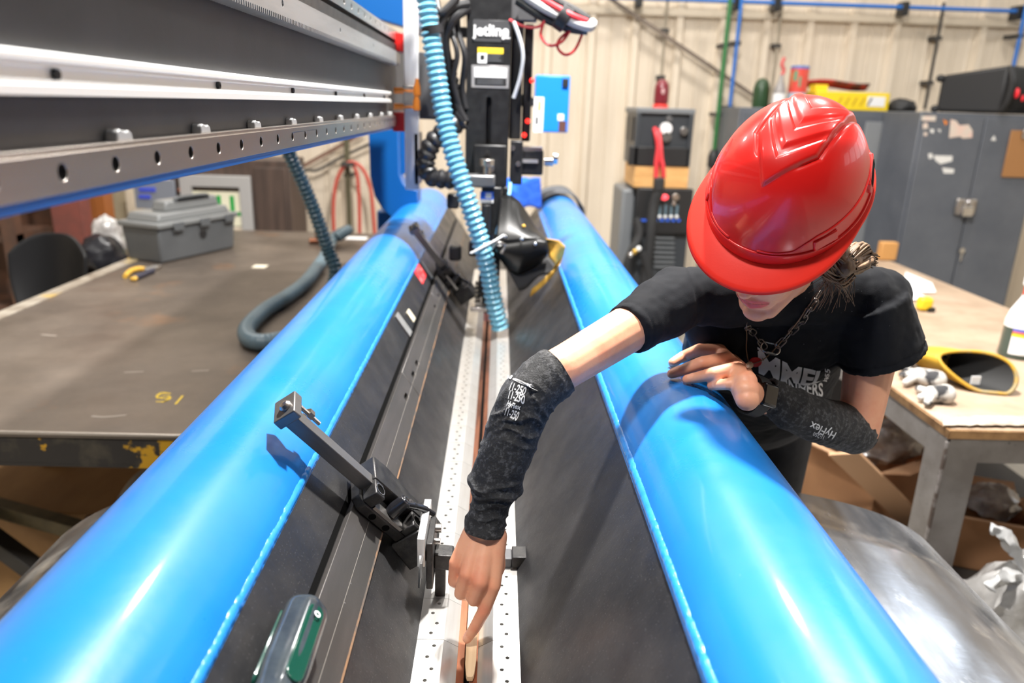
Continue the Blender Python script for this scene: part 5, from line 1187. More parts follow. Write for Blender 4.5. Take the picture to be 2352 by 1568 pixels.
part('front_edge', MB().tube(smooth_path([c2_+V(0, 0, .02), c2_+fn*.03+V(0, 0, .08), c2_+fn*.035+V(0, 0, .2), c2_+V(0, 0, ph-.01)]), .018, 10), SPM, sp)
for (k, z, r) in ((.10, .13, .016), (.17, .10, .010)): part('red_lamp', MB().ell(c2_+fd*k+fn*.014+V(0, 0, z), (r, r, r*2)), mat('lamp_red', (.7, .02, .03), .4, emit=.6), sp)
part('corner_foot', MB().ell(c1_+V(0, 0, .02), (.03, .03, .025)), BLKR, sp); part('corner_foot', MB().ell(c1_+V(0, 0, .22), (.03, .03, .025)), BLKR, sp)
# things on top of the left cabinet
ZT = 1.837
def topx(px, Y=CY3+.08): return atY(px, 245, Y).x
x = topx(1757); single('oxygen_bottle', MB().lathe([(.001, 0), (.058, 0), (.060, .02), (.060, .13), (.05, .175), (.03, .20), (.001, .21)], Matrix.Translation((x, CY3+.2, ZT)), 24), mat('dark_green', (.02, .055, .02), .35), 'short dark green gas bottle on the cabinet left of the hard hat', 'gas bottle', angle=60)
x = topx(1786, CY3+.06); gbt = thing('oil_bottle', V(x, CY3+.06, ZT), 'slim grey bottle with red nozzle on the cabinet beside the can', 'bottle'); M = Matrix.Translation((x, CY3+.06, ZT))
part('bottle_body', MB().lathe([(.001, 0), (.042, 0), (.043, .02), (.043, .12), (.03, .16), (.016, .20), (.012, .23)], M, 20), mat('grey_bottle', (.28, .26, .25), .35), gbt); part('bottle_label', MB().lathe([(.0437, .03), (.0437, .10)], M, 20, cap=False), WHITE, gbt)
part('nozzle', MB().tube(smooth_path([V(x, CY3+.06, ZT+.225), V(x+.012, CY3+.06, ZT+.26), V(x-.008, CY3+.06, ZT+.30), V(x+.006, CY3+.06, ZT+.345)]), .012, 10), mat('nozzle_red', (.62, .10, .10), .5), gbt)
x = topx(1826, CY3+.1); cn = thing('tall_can', V(x, CY3+.1, ZT), 'red blue and white printed can on the cabinet above the hard hat', 'can'); M = Matrix.Translation((x, CY3+.1, ZT)); R_ = .066
part('can_bottom', MB().lathe([(.001, 0), (R_, 0), (R_, .11), (.001, .11)], M, 28), mat('can_pale', (.42, .50, .58), .4), cn); part('can_red', MB().lathe([(R_, .11), (R_, .275)], M, 28, cap=False), mat('can_red', (.66, .07, .05), .4, 0, (.60, .20, .08), 9, .5, .6), cn); part('can_top', MB().lathe([(R_, .275), (R_, .292), (R_-.006, .295), (R_-.008, .287), (.001, .287)], M, 28), mat('can_blue', (.10, .22, .55), .35, .3), cn)
for (a0, z_, w_) in ((-2.5, .19, .4), (-1.9, .15, .25)):
    mb = MB()
    for i in range(7):
        a = a0+w_*i/6; mb.v += [M @ V((R_+.001)*math.cos(a), (R_+.001)*math.sin(a), z_), M @ V((R_+.001)*math.cos(a), (R_+.001)*math.sin(a), z_+.07)]
    mb.f = [(2*i, 2*i+2, 2*i+3, 2*i+1) for i in range(6)]; part('can_print', mb, mat('can_print', (.12, .30, .18) if a0 < -2.2 else (.5, .55, .75), .4), cn)
xa_, xb_ = topx(1872, CY3+.02), topx(2040, CY3+.02)
yb = thing('yellow_case', V((xa_+xb_)/2, CY3+.1, ZT), 'yellow printed case on the cabinet behind the hard hat', 'case'); YB = mat('case_yellow', (.85, .62, .02), .45)
part('case_box', MB().bb((xa_, CY3+.02, ZT), (xb_, CY3+.30, ZT+.125)), YB, yb, bevel=.004); part('case_label', MB().bb((xb_-.16, CY3+.016, ZT+.03), (xb_-.03, CY3+.02, ZT+.10)), WHITE, yb)
text_obj('case_lettering', 'Esab', .09, frame((xa_+.27, CY3+.017, ZT+.062), V(1, 0, 0), V(0, 0, 1), V(0, -1, 0)), mat('case_print', (.55, .36, .02), .5), yb, shear=.3) if False else None
mb = MB()
for k in range(5): mb.bar((xa_+.16+k*.055, CY3+.017, ZT+.035), (xa_+.185+k*.055, CY3+.017, ZT+.09), .012, .002)
part('case_print', mb, mat('case_print', (.55, .36, .02), .5), yb)
single('yellow_carton', MB().bb((topx(1876), CY3+.16, ZT+.1265), (topx(1906), CY3+.27, ZT+.175)), YB, 'small yellow carton stacked on the yellow case', 'box', bevel=.004)
def tray(u, v):
    x = topx(1850)+(topx(2022)-topx(1850))*u; return V(x, CY3+.30+.14*v, ZT+.135+.05*abs(v-.5)*2+.02*math.sin(u*5)+(.03*u))
mb = MB(); mb.grid(tray, 24, 8); single('red_pouch', mb, mat('pouch_red', (.42, .03, .025), .6, 0, (.05, .02, .02), 4, .5, .6), 'dark red open pouch lying behind the yellow case', 'pouch', solid=.012, angle=60)
single('pouch_support', MB().bb((topx(1850), CY3+.305, ZT), (topx(2022), CY3+.44, ZT+.125)), mat('box_brown', (.16, .08, .06), .6), 'brown box under the red pouch on the cabinet', 'box', bevel=.004)
blob('black_cap', (topx(2082), CY3+.15, ZT+.035), (.10, .10, .06), BLKR, 'black cloth cap lying on the cabinet right of the yellow case', 'cap', 4.0, .2)
# welding machines stacked on a cart
WYM = 5.0
x0, x1, z0, z1 = prange(1462, 248, 1588, 382, WYM)
WB = mat('machine_dark', (.045, .05, .057), .4, .1); WG = mat('machine_grey', (.16, .17, .18), .45)
wm = thing('wire_feeder', V((x0+x1)/2, WYM+.2, z0), 'dark upper welding unit with red cables, above the wooden block', 'welding machine')
part('case', MB().bb((x0, WYM+.03, z0), (x1, WYM+.45, z1-.01)), WB, wm, bevel=.008)
part('bezel', MB().bb((x0-.01, WYM, z1-.035), (x1+.012, WYM+.47, z1)), WG, wm, bevel=.006)
for (a, b) in ((x0-.008, x0+.02), (x1-.02, x1+.008)): part('bezel_post', MB().bb((a, WYM, z0), (b, WYM+.05, z1-.03)), WB, wm, bevel=.005)
part('lower_panel', MB().bb((x0-.04, WYM+.0, z0), (x1, WYM+.035, z0+.12)), BLKP, wm, bevel=.005)
for (a, b, c, d, m, n_) in ((1560, 290, 1578, 312, STEEL, 'gauge'), (1515, 290, 1542, 300, WHITE, 'connector'), (1518, 310, 1540, 318, STEEL, 'connector'), (1528, 262, 1542, 284, MATS['grey_cast'], 'connector')):
    p = atY((a+c)/2, (b+d)/2, WYM+.02); r = (atY(c, b, WYM).x-atY(a, b, WYM).x)/2; part(n_, MB().cyl(p+V(0, .02, 0), p+V(0, -.03, 0), r, n=18), m, wm, bevel=.002)
part('vent', MB().bb((x0-.012, WYM+.1, z0+.15), (x0-.004, WYM+.38, z1-.06)), BLKP, wm)
zt1 = z1
cap_c = V(atY(1526, 240, WYM).x, WYM+.12, zt1)
wl_ = thing('cylinder_cap', cap_c, 'dark red domed cylinder cap standing on the welding machine', 'cap')
part('cap_dome', MB().lathe([(.036, .025), (.047, .03), (.047, .11), (.043, .14), (.03, .165), (.012, .175), (.001, .176)], Matrix.Translation(cap_c), 24), mat('maroon', (.16, .012, .02), .3), wl_, angle=60); part('cap_foot', MB().lathe([(.001, 0), (.05, 0), (.048, .02), (.036, .028)], Matrix.Translation(cap_c), 24), mat('bright_red', (.8, .05, .04), .4), wl_)
p = atY(1526, 218, WYM); part('cap_vent', MB().ell(V(cap_c.x, cap_c.y-.046, cap_c.z+.10), (.012, .004, .018)), mat('pale_pink', (.5, .3, .3), .5), wl_)
xw0, xw1, zw0, zw1 = prange(1468, 382, 1582, 432, WYM)
single('wood_riser', MB().bb((xw0-.03, WYM+.01, zw0+.0), (xw1, WYM+.42, z0)), mat('bright_plywood', (.72, .42, .16), .55, 0, (.60, .32, .11), 5, stretch=(1, 1, 5)), 'orange plywood block between the two welding machines', 'wood block', bevel=.004)
xq0, xq1, zq0, zq1 = prange(1458, 432, 1584, 640, WYM)
zq1 = zw0-.0
wp = thing('welding_machine', V((xq0+xq1)/2, WYM+.2, 0), 'lower welding machine with control panel and red light on a cart', 'welding machine')
part('case', MB().bb((xq0, WYM+.04, .25), (xq1, WYM+.55, zq1-.01)), WB, wp, bevel=.01); part('panel_frame', MB().bb((xq0, WYM+.0, zq1-.30), (xq1, WYM+.06, zq1-.002)), BLKP, wp, bevel=.008)
part('side_cover', MB().bb((xq0-.09, WYM+.08, .3), (xq0-.002, WYM+.5, zq1-.02)), WG, wp, bevel=.02)
p = atY(1526, 453, WYM-.005); part('red_light', MB().ell(p, (.026, .008, .019)), mat('glow_red', (1, .08, .10), .4, emit=2.0), wp)
for (x, y, r) in ((1550, 452, .024), (1546, 467, .014)): p = atY(x, y, WYM); part('dial', MB().cyl(p, p+V(0, -.03, 0), r, n=16), STEEL, wp, bevel=.003)
for k in range(4): p = atY(1515+k*13, 488, WYM); part('slider', MB().bb(p+V(-.008, -.006, -.06), p+V(.008, .0, .05)), mat('panel_teal', (.10, .16, .2), .5), wp); p = atY(1515+k*13, 498, WYM-.006); part('slider_knob', MB().ell(p, (.012, .01, .012)), WHITE, wp)
for (a, b) in ((1505, 1562), (1468, 1484)): q0_, q1_, r0_, r1_ = prange(a, 503, b, 508, WYM-.002); part('blue_strip', MB().bb((q0_, WYM-.006, r0_), (q1_, WYM, r1_)), mat('strip_blue', (.04, .14, .75), .4), wp)
for k in range(9): q0_, q1_, r0_, r1_ = prange(1502, 522+k*11, 1548, 526+k*11, WYM+.035); part('louvre', MB().bb((q0_, WYM+.02, r0_), (q1_, WYM+.04, r1_)), WG, wp)
part('cart', MB().bb((xq0-.06, WYM+.0, .12), (xq1+.03, WYM+.6, .24)), mat('cart_blue', (.03, .16, .5), .45), wp, bevel=.006)
for (x, y) in ((xq0, WYM+.08), (xq1, WYM+.08), (xq0, WYM+.52), (xq1, WYM+.52)): part('castor', MB().cyl((x-.02, y, .06), (x+.02, y, .06), .06, n=16), BLKR, wp)
rc_ = thing('jumper_cables', atY(1515, 425, WYM-.06), 'red looped cables hanging from the upper welding unit', 'cable')
RC2 = mat('cable_red', (.72, .05, .06), .4)
part('red_cable', MB().tube(smooth_path([atY(1504, 296, WYM+.01), atY(1508, 310, WYM-.05), atY(1512, 340, WYM-.06), atY(1508, 372, WYM-.06), atY(1507, 408, WYM-.06)]), .016, 10), RC2, rc_); part('red_cable', MB().tube(smooth_path([atY(1512, 300, WYM+.01), atY(1516, 330, WYM-.06), atY(1519, 365, WYM-.07), atY(1523, 385, WYM-.07), atY(1524, 408, WYM-.06)]), .015, 10), RC2, rc_)
a, b, c, d = prange(1504, 408, 1526, 440, WYM-.09); part('cable_boot', MB().bb((a, WYM-.09, c), (b, WYM-.03, d)), BLKR, rc_, bevel=.01); part('cable_tail', MB().tube(smooth_path([atY(1514, 438, WYM-.06), atY(1502, 470, WYM-.05), atY(1496, 520, WYM-.06), atY(1490, 580, WYM-.06), atY(1480, 650, WYM-.06)]), .035, 12), BLKR, rc_)
tcb = thing('hanging_torch', atY(1470, 570, WYM-.1), 'black torch cables with brass fittings hanging beside the welding machine', 'torch')
part('cable_coil', MB().tube(smooth_path([atY(1462, 500, WYM-.04), atY(1468, 540, WYM-.06), atY(1450, 580, WYM-.08), atY(1440, 620, WYM-.08), atY(1460, 680, WYM-.08), atY(1490, 640, WYM-.08), atY(1476, 580, WYM-.08)]), .028, 10), BLKR, tcb)
for (x, y, m) in ((1467, 571, WHITE), (1449, 585, CHROME), (1458, 578, mat('brass', (.7, .45, .1), .3, .8))): part('fitting', MB().ell(atY(x, y, WYM-.11), (.018, .015, .018), nu=12, nv=8), m, tcb)
p = atY(1636, 420, 6.37); single('small_plate', MB().bb(p+V(-.03, 0, -.02), p+V(.03, .035, .02)), YELLOW, 'small yellow tag on the wall left of the hard hat', 'tag')
# ================================================================== PERSON
def skin_material():
    m = mat('skin', (0.80, 0.39, 0.235), 0.46, 0, (0.74, 0.29, 0.17), 22, .42, .72, sss=0.12, bump=0.05, bscale=500)
    nt = m.node_tree; b = nt.nodes['Principled BSDF']; src = b.inputs['Base Color'].links[0].from_socket
    at = nt.nodes.new('ShaderNodeAttribute'); at.attribute_name = 'tint'
    mx = nt.nodes.new('ShaderNodeMix'); mx.data_type = 'RGBA'; mx.blend_type = 'MULTIPLY'; mx.inputs['Factor'].default_value = 1
    nt.links.new(src, mx.inputs['A']); nt.links.new(at.outputs['Color'], mx.inputs['B']); nt.links.new(mx.outputs['Result'], b.inputs['Base Color'])
    return m
SKIN = skin_material()
TEE = mat('black_cotton', (0.0055, 0.006, 0.008), 0.8, 0, (0.010, 0.011, 0.014), 7, sheen=.02, spec=.15, bump=.12, bscale=700, speck=((.4, .42, .45), 160, .10, .93))
KNIT = mat('grey_black_knit', (0.014, 0.014, 0.015), 0.8, 0, (0.10, 0.10, 0.105), 160, .5, .72, stretch=(1, 1, 1), sheen=.05, bump=.35, bscale=420)
DENIM = mat('charcoal_trousers', (0.03, 0.03, 0.034), 0.85, 0, (0.045, 0.045, 0.05), 12, bump=.15, bscale=500)
def organic(mb, voxel, it=4, name='tmp', fac=0.5):
    """melt overlapping shapes into one continuous surface"""
    me = mb.mesh(name, None); o = bpy.data.objects.new(name, me); COL.objects.link(o)
    r = o.modifiers.new('r', 'REMESH'); r.mode = 'VOXEL'; r.voxel_size = voxel; r.use_smooth_shade = True
    if it: s = o.modifiers.new('s', 'SMOOTH'); s.iterations = it; s.factor = fac
    dg = bpy.context.evaluated_depsgraph_get(); out = bpy.data.meshes.new_from_object(o.evaluated_get(dg)); bpy.data.objects.remove(o)
    return out
def mesh_part(name, me, m, parent, label=None):
    me.transform(Matrix.Translation(-chain_loc(parent))); me.materials.clear(); me.materials.append(m); me.name = name
    me.polygons.foreach_set('use_smooth', [True]*len(me.polygons))
    o = bpy.data.objects.new(name, me); link(o, parent)
    if label: o['label'] = label
    return o
# head frame
HC = V(0.423, 1.136, 1.6305); HS = V(0.7599, -0.6418, -0.1036).normalized(); HF = V(-0.5811, -0.5991, -0.5507); HF = (HF-HS*HF.dot(HS)).normalized(); HU = HF.cross(HS).normalized()
HM = frame(HC, HS, HF, HU)
def hl(s, f, u): return HM @ V(s, f, u)
# joints
SHR, ELR, WRR = P(1552, 690, 1.26), P(1285, 850, 1.07), P(1112, 1212, 1.08)
SHL, ELL, WRL = P(2022, 690, 1.345), P(1972, 985, 1.39), P(1722, 905, 1.285)
MID = (SHR+SHL)/2; PEL = V(0.63, 1.66, 1.11)
TA = (SHL-SHR).normalized(); TD = (PEL-MID).normalized(); TA = (TA-TD*TA.dot(TD)).normalized(); TB = TA.cross(TD).normalized()   # left, down, back
if TB.y < 0: TB = -TB
TM = frame(MID, TA, TB, -TD)
NB = MID-TD*0.02+TB*0.03
per = thing('person', V(0.66, 1.74, 0), 'woman in black T-shirt leaning over the blue tube, pointing into the seam', 'person')

body = MB()
# --- head and face
def he(c, r): body.ell(c, r, HM, 24, 16)
def hc(p0, r0, p1, r1): body.cap(hl(*p0), r0, hl(*p1), r1)
he((0, -0.028, 0.035), (0.074, 0.088, 0.080)); he((0, 0.030, -0.015), (0.064, 0.058, 0.080)); he((0, 0.045, -0.050), (0.050, 0.045, 0.052))
for k in (-1, 1):
    hc((k*0.052, -0.005, -0.055), 0.020, (k*0.016, 0.064, -0.104), 0.016)
    he((k*0.036, 0.058, -0.030), (0.026, 0.022, 0.026)); he((k*0.030, 0.070, 0.004), (0.015, 0.010, 0.009))      # cheek, lowered lid
    he((k*0.028, 0.066, 0.022), (0.022, 0.010, 0.008)); he((k*0.074, -0.012, -0.008), (0.010, 0.020, 0.032))      # brow, ear
    he((k*0.0105, 0.097, -0.037), (0.0085, 0.010, 0.0075))
he((0, 0.076, -0.106), (0.021, 0.015, 0.015)); he((0, 0.070, -0.070), (0.034, 0.020, 0.028))
hc((0, 0.074, 0.014), 0.009, (0, 0.104, -0.030), 0.010); he((0, 0.106, -0.035), (0.011, 0.011, 0.009))
def lips():
    pts_u = [(-0.025, 0.0745, -0.0705), (-0.014, 0.0855, -0.0670), (-0.005, 0.0905, -0.0645), (0, 0.0905, -0.0655), (0.005, 0.0905, -0.0645), (0.014, 0.0855, -0.0670), (0.025, 0.0745, -0.0705)]
    pts_l = [(-0.023, 0.0750, -0.0725), (-0.013, 0.0845, -0.0765), (0, 0.0885, -0.0785), (0.013, 0.0845, -0.0765), (0.023, 0.0750, -0.0725)]
    for pts, rs in ((pts_u, (.0022, .0042, .0050, .0046, .0050, .0042, .0022)), (pts_l, (.0022, .0052, .0060, .0052, .0022))):
        for i in range(len(pts)-1): hc(pts[i], rs[i], pts[i+1], rs[i+1])
lips()
# --- neck, chest
body.cap(hl(0, -0.040, -0.050), 0.050, NB, 0.054); body.cap(NB, 0.054, MID+TD*0.08+TB*.03, 0.050)
for e in (SHR, SHL): body.cap(NB+TD*0.02, 0.045, e, 0.040)
body.ell((0, 0.03, -0.17), (0.120, 0.055, 0.15), TM, 24, 16)
# --- arms
def limb(pts):
    for (a, ra), (b, rb) in zip(pts, pts[1:]): body.cap(a, ra, b, rb)
lerp = lambda a, b, t: a+(b-a)*t
limb([(SHR, .043), (lerp(SHR, ELR, .45), .037), (lerp(SHR, ELR, .93), .0325), (ELR, .0325), (P(1236, 888, 1.060), .0325), (P(1198, 945, 1.060), .032), (P(1168, 1020, 1.064), .029), (P(1140, 1105, 1.071), .0265), (P(1124, 1168, 1.077), .0235), (WRR, .0225)])
limb([(SHL, .046), (lerp(SHL, ELL, .45), .044), (lerp(SHL, ELL, .95), .037), (ELL, .036), (lerp(ELL, WRL, .3), .036), (lerp(ELL, WRL, .7), .029), (WRL, .0235)])
# --- right hand: fist with the index finger pointing into the seam
def fin(pts):
    q = [(P(*p[:3]), p[3]) for p in pts]; limb(q)
KR = {'i': P(1131, 1343, 1.066), 'm': P(1103, 1335, 1.056), 'r': P(1073, 1318, 1.062), 'l': P(1048, 1293, 1.078)}
wr_o = P(1136, 1232, 1.082); wr_i = P(1090, 1222, 1.084)
limb([(wr_o, .0185), (KR['i'], .0125)]); limb([(lerp(wr_o, wr_i, .35), .0185), (KR['m'], .0125)]); limb([(lerp(wr_o, wr_i, .7), .018), (KR['r'], .0118)]); limb([(wr_i, .017), (KR['l'], .0110)])
body.cap(P(1105, 1265, 1.085), .022, P(1090, 1305, 1.085), .020); body.cap(P(1120, 1270, 1.088), .022, P(1115, 1320, 1.085), .018)
fin([(1131, 1343, 1.066, .0120), (1112, 1402, 1.074, .0096), (1091, 1440, 1.086, .0086), (1073, 1466, 1.094, .0072)])
fin([(1103, 1335, 1.056, .0120), (1088, 1376, 1.068, .0100), (1100, 1372, 1.098, .0092), (1112, 1350, 1.108, .0085)])
fin([(1073, 1318, 1.062, .0112), (1058, 1362, 1.074, .0096), (1074, 1366, 1.102, .0088), (1090, 1345, 1.110, .0080)])
fin([(1048, 1293, 1.078, .0105), (1042, 1334, 1.088, .0088), (1058, 1344, 1.110, .0080), (1074, 1330, 1.115, .0074)])
fin([(1136, 1258, 1.090, .0150), (1142, 1300, 1.106, .0125), (1128, 1340, 1.115, .0105), (1106, 1362, 1.118, .0090)])
# --- left hand resting on the tube
ZH = 1.363
def lf(pts): limb([(atZ(a, b, ZH+h), r*1.12) for a, b, h, r in pts])
lw0, lw1 = atZ(1712, 876, ZH+.030), atZ(1716, 916, ZH+.008)
KL = {'i': (1652, 806, .034), 'm': (1668, 826, .040), 'r': (1682, 850, .036), 'l': (1690, 880, .024)}
for k, w in (('i', lw0), ('m', lerp(lw0, lw1, .35)), ('r', lerp(lw0, lw1, .7)), ('l', lw1)):
    body.cap(w, .019, atZ(*KL[k][:2], ZH+KL[k][2]-.004), .0125)
limb([(lerp(WRL, ELL, .02), .0235), (lerp(lw0, lw1, .5), .021)])
lf([(1652, 806, .034, .0120), (1606, 803, .034, .0098), (1570, 818, .016, .0088), (1545, 833, .009, .0074)])
lf([(1668, 826, .040, .0122), (1612, 833, .036, .0100), (1572, 848, .018, .0090), (1543, 858, .0095, .0076)])
lf([(1682, 850, .036, .0116), (1640, 857, .032, .0096), (1604, 866, .018, .0086), (1578, 871, .0095, .0073)])
lf([(1690, 880, .024, .0108), (1670, 882, .022, .0086), (1652, 884, .016, .0078), (1634, 886, .009, .0067)])
lf([(1706, 862, .016, .016), (1672, 822, .008, .0130), (1640, 800, .006, .0110), (1608, 792, .010, .0090)])
bme = organic(body, 0.0021, 5)
# tint: lips, knuckles, nails
lipc = [hl(x, .088-.6*abs(x)**1.6*8, -.0705) for x in (0,)]
col = bme.color_attributes.new('tint', 'FLOAT_COLOR', 'POINT')
inv = HM.inverted(); cols = []
nails = [(P(1069, 1470, 1.086), .0058), (atZ(1549, 848, ZH+.020), .0066), (atZ(1584, 862, ZH+.020), .0062), (atZ(1640, 880, ZH+.018), .0055), (atZ(1552, 826, ZH+.02), .006)]
knk = [(KR[k], .012) for k in KR]+[(P(1112, 1402, 1.066), .010), (P(1091, 1440, 1.08), .008), (P(1070, 1468, 1.09), .010), (atZ(1612, 833, ZH+.045), .009), (atZ(1640, 857, ZH+.04), .009), (atZ(1545, 855, ZH+.01), .011), (atZ(1580, 870, ZH+.01), .010), (atZ(1634, 886, ZH+.01), .010), (atZ(1672, 882, ZH+.03), .008)]
mid_face = hl(0, .06, -.05); MH = (P(1090, 1330, 1.08)+WRR)/2; LHc = atZ(1620, 850, ZH)
for v in bme.vertices:
    p = v.co; c = [1.0, 1.0, 1.0]
    if (p-mid_face).length < .11:
        q = inv @ p
        if abs(q.x) < .0265 and q.y > .068:
            t = 1-(abs(q.x)/.0265)**2
            up = -.0605-.004*(1-t)*1.6+(-.0012 if abs(q.x) < .003 else 0); lo = -.0855+.0125*(1-t)
            ctr = -.0712
            if lo < q.z < up:
                e = min((q.z-lo), (up-q.z))/.0018; e = max(0, min(1, e)); c = [1-.08*e, 1-.66*e, 1-.52*e]
                if abs(q.z-ctr) < .0011: c = [.60, .20, .18]
        ck = max(0, 1-min((p-hl(.045, .06, -.03)).length, (p-hl(-.045, .06, -.03)).length)/.03); c[1] *= 1-.12*ck; c[2] *= 1-.12*ck
        if q.z > .0 and abs(abs(q.x)-.03) < .017 and abs(q.z-.001-.12*0) < .0016 and q.y > .06: c = [.15, .1, .08]
        if abs(abs(q.x)-.03) < .02 and abs(q.z-.030) < .004 and q.y > .07: c = [.35, .22, .15]
    elif (p-MH).length < .17 or (p-LHc).length < .12:
        for k, r in knk:
            d = (p-k).length
            if d < r*1.5: e = (1-d/(r*1.5))*.75; c[1] *= 1-.32*e; c[2] *= 1-.38*e
        for k, r in nails:
            d = (p-k).length
            if d < r: c = [1.08, 1.12, 1.18]
    cols += [*c, 1.0]
col.data.foreach_set('color', cols)
mesh_part('body', bme, SKIN, per)

# --- T-shirt
tee = MB()
tee.ell((0, 0.006, -0.165), (0.170, 0.098, 0.155), TM, 32, 20); tee.ell((0, 0.0, -0.33), (0.150, 0.100, 0.22), TM, 32, 20); tee.ell((0, 0.01, -0.47), (0.160, 0.108, 0.12), TM, 32, 20)
tee.cap(SHR+TB*.008, .050, SHL+TB*.008, .054); tee.cap(NB+TD*.022+TB*.012, .050, lerp(NB, SHR, .8), .048); tee.cap(NB+TD*.022+TB*.012, .050, lerp(NB, SHL, .8), .052)
CUR = lerp(SHR, ELR, .475)
tee.cap(SHR-TA*.0, .056, lerp(SHR, ELR, .20), .052); tee.cyl(lerp(SHR, ELR, .0), CUR, .055, .0425, 28)
cl0, cl1 = P(1988, 690, 1.335), P(2028, 822, 1.365)
tee.cyl(cl0, cl1, .070, .074, 28); tee.cap(cl0, .060, lerp(cl0, cl1, .5), .062)
tee.cap(MID+TD*.07-TA*.10+TB*.01, .065, MID+TD*.20-TA*.07, .078); tee.cap(MID+TD*.07+TA*.10+TB*.01, .065, MID+TD*.20+TA*.07, .078)
tme = organic(tee, 0.0042, 7)
tme.update()
fd_ = (CUR-SHR).normalized()
_tn = [v.normal.copy() for v in tme.vertices]; _tc = [v.co.copy() for v in tme.vertices]; _inv = TM.inverted(); _out = []
for p, n in zip(_tc, _tn):
    q = _inv @ p
    w = 0.0
    # folds running from the armpits towards the belly
    w += .0042*noise.noise(V(q.x*9+q.z*6, q.y*4, q.z*16-q.x*22))+.003*noise.noise(V(q.x*30+q.z*14, q.y*10, q.z*8+4))
    w += .0012*noise.noise(p*70)
    ta = (p-CUR).dot(fd_)
    if (p-CUR).length < .08 and abs(ta+.014) < .0022: w -= .0012
    p2 = (p-cl1).dot((cl1-cl0).normalized())
    if (p-cl1).length < .12 and abs(p2+.016) < .003: w -= .002
    # shoulder seam
    for c_, ax2 in ((SHR, TA), (SHL, TA)):
        if (p-c_).length < .10:
            dd = abs((p-c_).dot(TA)-(.028 if c_ is SHR else -.028))
            if dd < .004: w -= .0016*(1-dd/.004)
    _out += list(p+n*w)
tme.vertices.foreach_set('co', _out)
shirt = mesh_part('tshirt', tme, TEE, per, 'black cotton T-shirt with white lettering')
bpy.context.view_layer.update()
def bvh_of(*obs):
    vs = []; fs = []
    for o in obs:
        k = len(vs); off = chain_loc(o); vs += [v.co+off for v in o.data.vertices]; fs += [tuple(i+k for i in p.vertices) for p in o.data.polygons]
    return BVHTree.FromPolygons(vs, fs)
BT = bvh_of(shirt)
bodyo = [c for c in per.children if c.name.startswith('body')][0]
BALL = bvh_of(shirt, bodyo)
def surf(px, py, off=0.0, tree=None):
    r = ray(px, py).normalized(); h = (tree or BALL).ray_cast(CP, r)
    if h[0] is None: return P(px, py, 1.2), -r
    return h[0]+h[1]*off, h[1]
def project_text(name, body_, quad, tree, m, parent, off=.0012, **k):
    """flat print laid on a curved surface; quad = surface points (left, right, bottom, top) of the print"""
    l, r, bo, tp_ = quad; o0 = (l+r+bo+tp_)/4; ux = r-l; uy = tp_-bo; uz = ux.cross(uy).normalized()
    o = text_obj(name, body_, 1.0, Matrix.Identity(4), m, None, extrude=0.0, **k); me = o.data
    xs = [v.co.x for v in me.vertices]; ys = [v.co.y for v in me.vertices]; x0, x1, y0, y1 = min(xs), max(xs), min(ys), max(ys)
    bm = bmesh.new(); bm.from_mesh(me); bmesh.ops.subdivide_edges(bm, edges=[e for e in bm.edges if e.calc_length() > .18], cuts=2, use_grid_fill=False); bmesh.ops.triangulate(bm, faces=bm.faces); bm.to_mesh(me); bm.free()
    for v in me.vertices:
        w = o0+ux*((v.co.x-x0)/(x1-x0)-.5)+uy*((v.co.y-y0)/(y1-y0)-.5)+uz*.05; h = tree.ray_cast(w, -uz)
        v.co = (h[0]+uz*off if h[0] is not None else w-uz*.05)-chain_loc(parent)
    o.parent = parent; return o
def pquad(tree, l, r, bo, tp_): return tuple(surf(*q, 0, tree)[0] for q in (l, r, bo, tp_))
WP = mat('shirt_print', (.72, .72, .72), .7)
project_text('shirt_lettering', 'MMEL', pquad(BT, (1746, 838), (1893, 868), (1818, 873), (1826, 833)), BT, WP, shirt, bold=.04)
project_text('shirt_lettering', 'INNERS', pquad(BT, (1806, 884), (1891, 896), (1847, 899), (1850, 882)), BT, WP, shirt, bold=.02)
project_text('shirt_lettering', '1855', pquad(BT, (1894, 876), (1901, 848), (1903, 862), (1893, 861)), BT, WP, shirt, bold=.02)
t4, n4 = surf(1735, 830, .001, BT); xx, yy, zz_ = basis(n4)
mb = MB(); mb.lathe([(.001, 0), (.011, 0), (.011, .0012), (.001, .0012)], frame(t4, xx, yy, zz_), 18); part('red_emblem', mb, mat('print_red', (.75, .02, .02), .5), shirt)

# --- trousers and boots
tr = MB(); tr.ell((0, 0.012, -0.53), (0.155, 0.108, 0.13), TM, 28, 18)
for k in (-1, 1):
    hip = PEL+TA*(.085*k)+V(0, .07, -.06); kn_ = V(hip.x+.01*k, 1.74, .56); an = V(kn_.x, 1.80, .12)
    tr.cap(hip, .088, kn_, .062); tr.cap(kn_, .062, an, .050)
mesh_part('trousers', organic(tr, .008, 5), DENIM, per)
for k in (-1, 1):
    hip = PEL+TA*(.085*k); x = hip.x+.01*k; b_ = MB(); b_.cap((x, 1.82, .14), .055, (x, 1.81, .06), .055); b_.cap((x, 1.82, .05), .048, (x-.02, 1.66, .04), .042); b_.bb((x-.06, 1.62, .0), (x+.05, 1.87, .03))
    mesh_part('boot', organic(b_, .006, 4), BLKR, per)

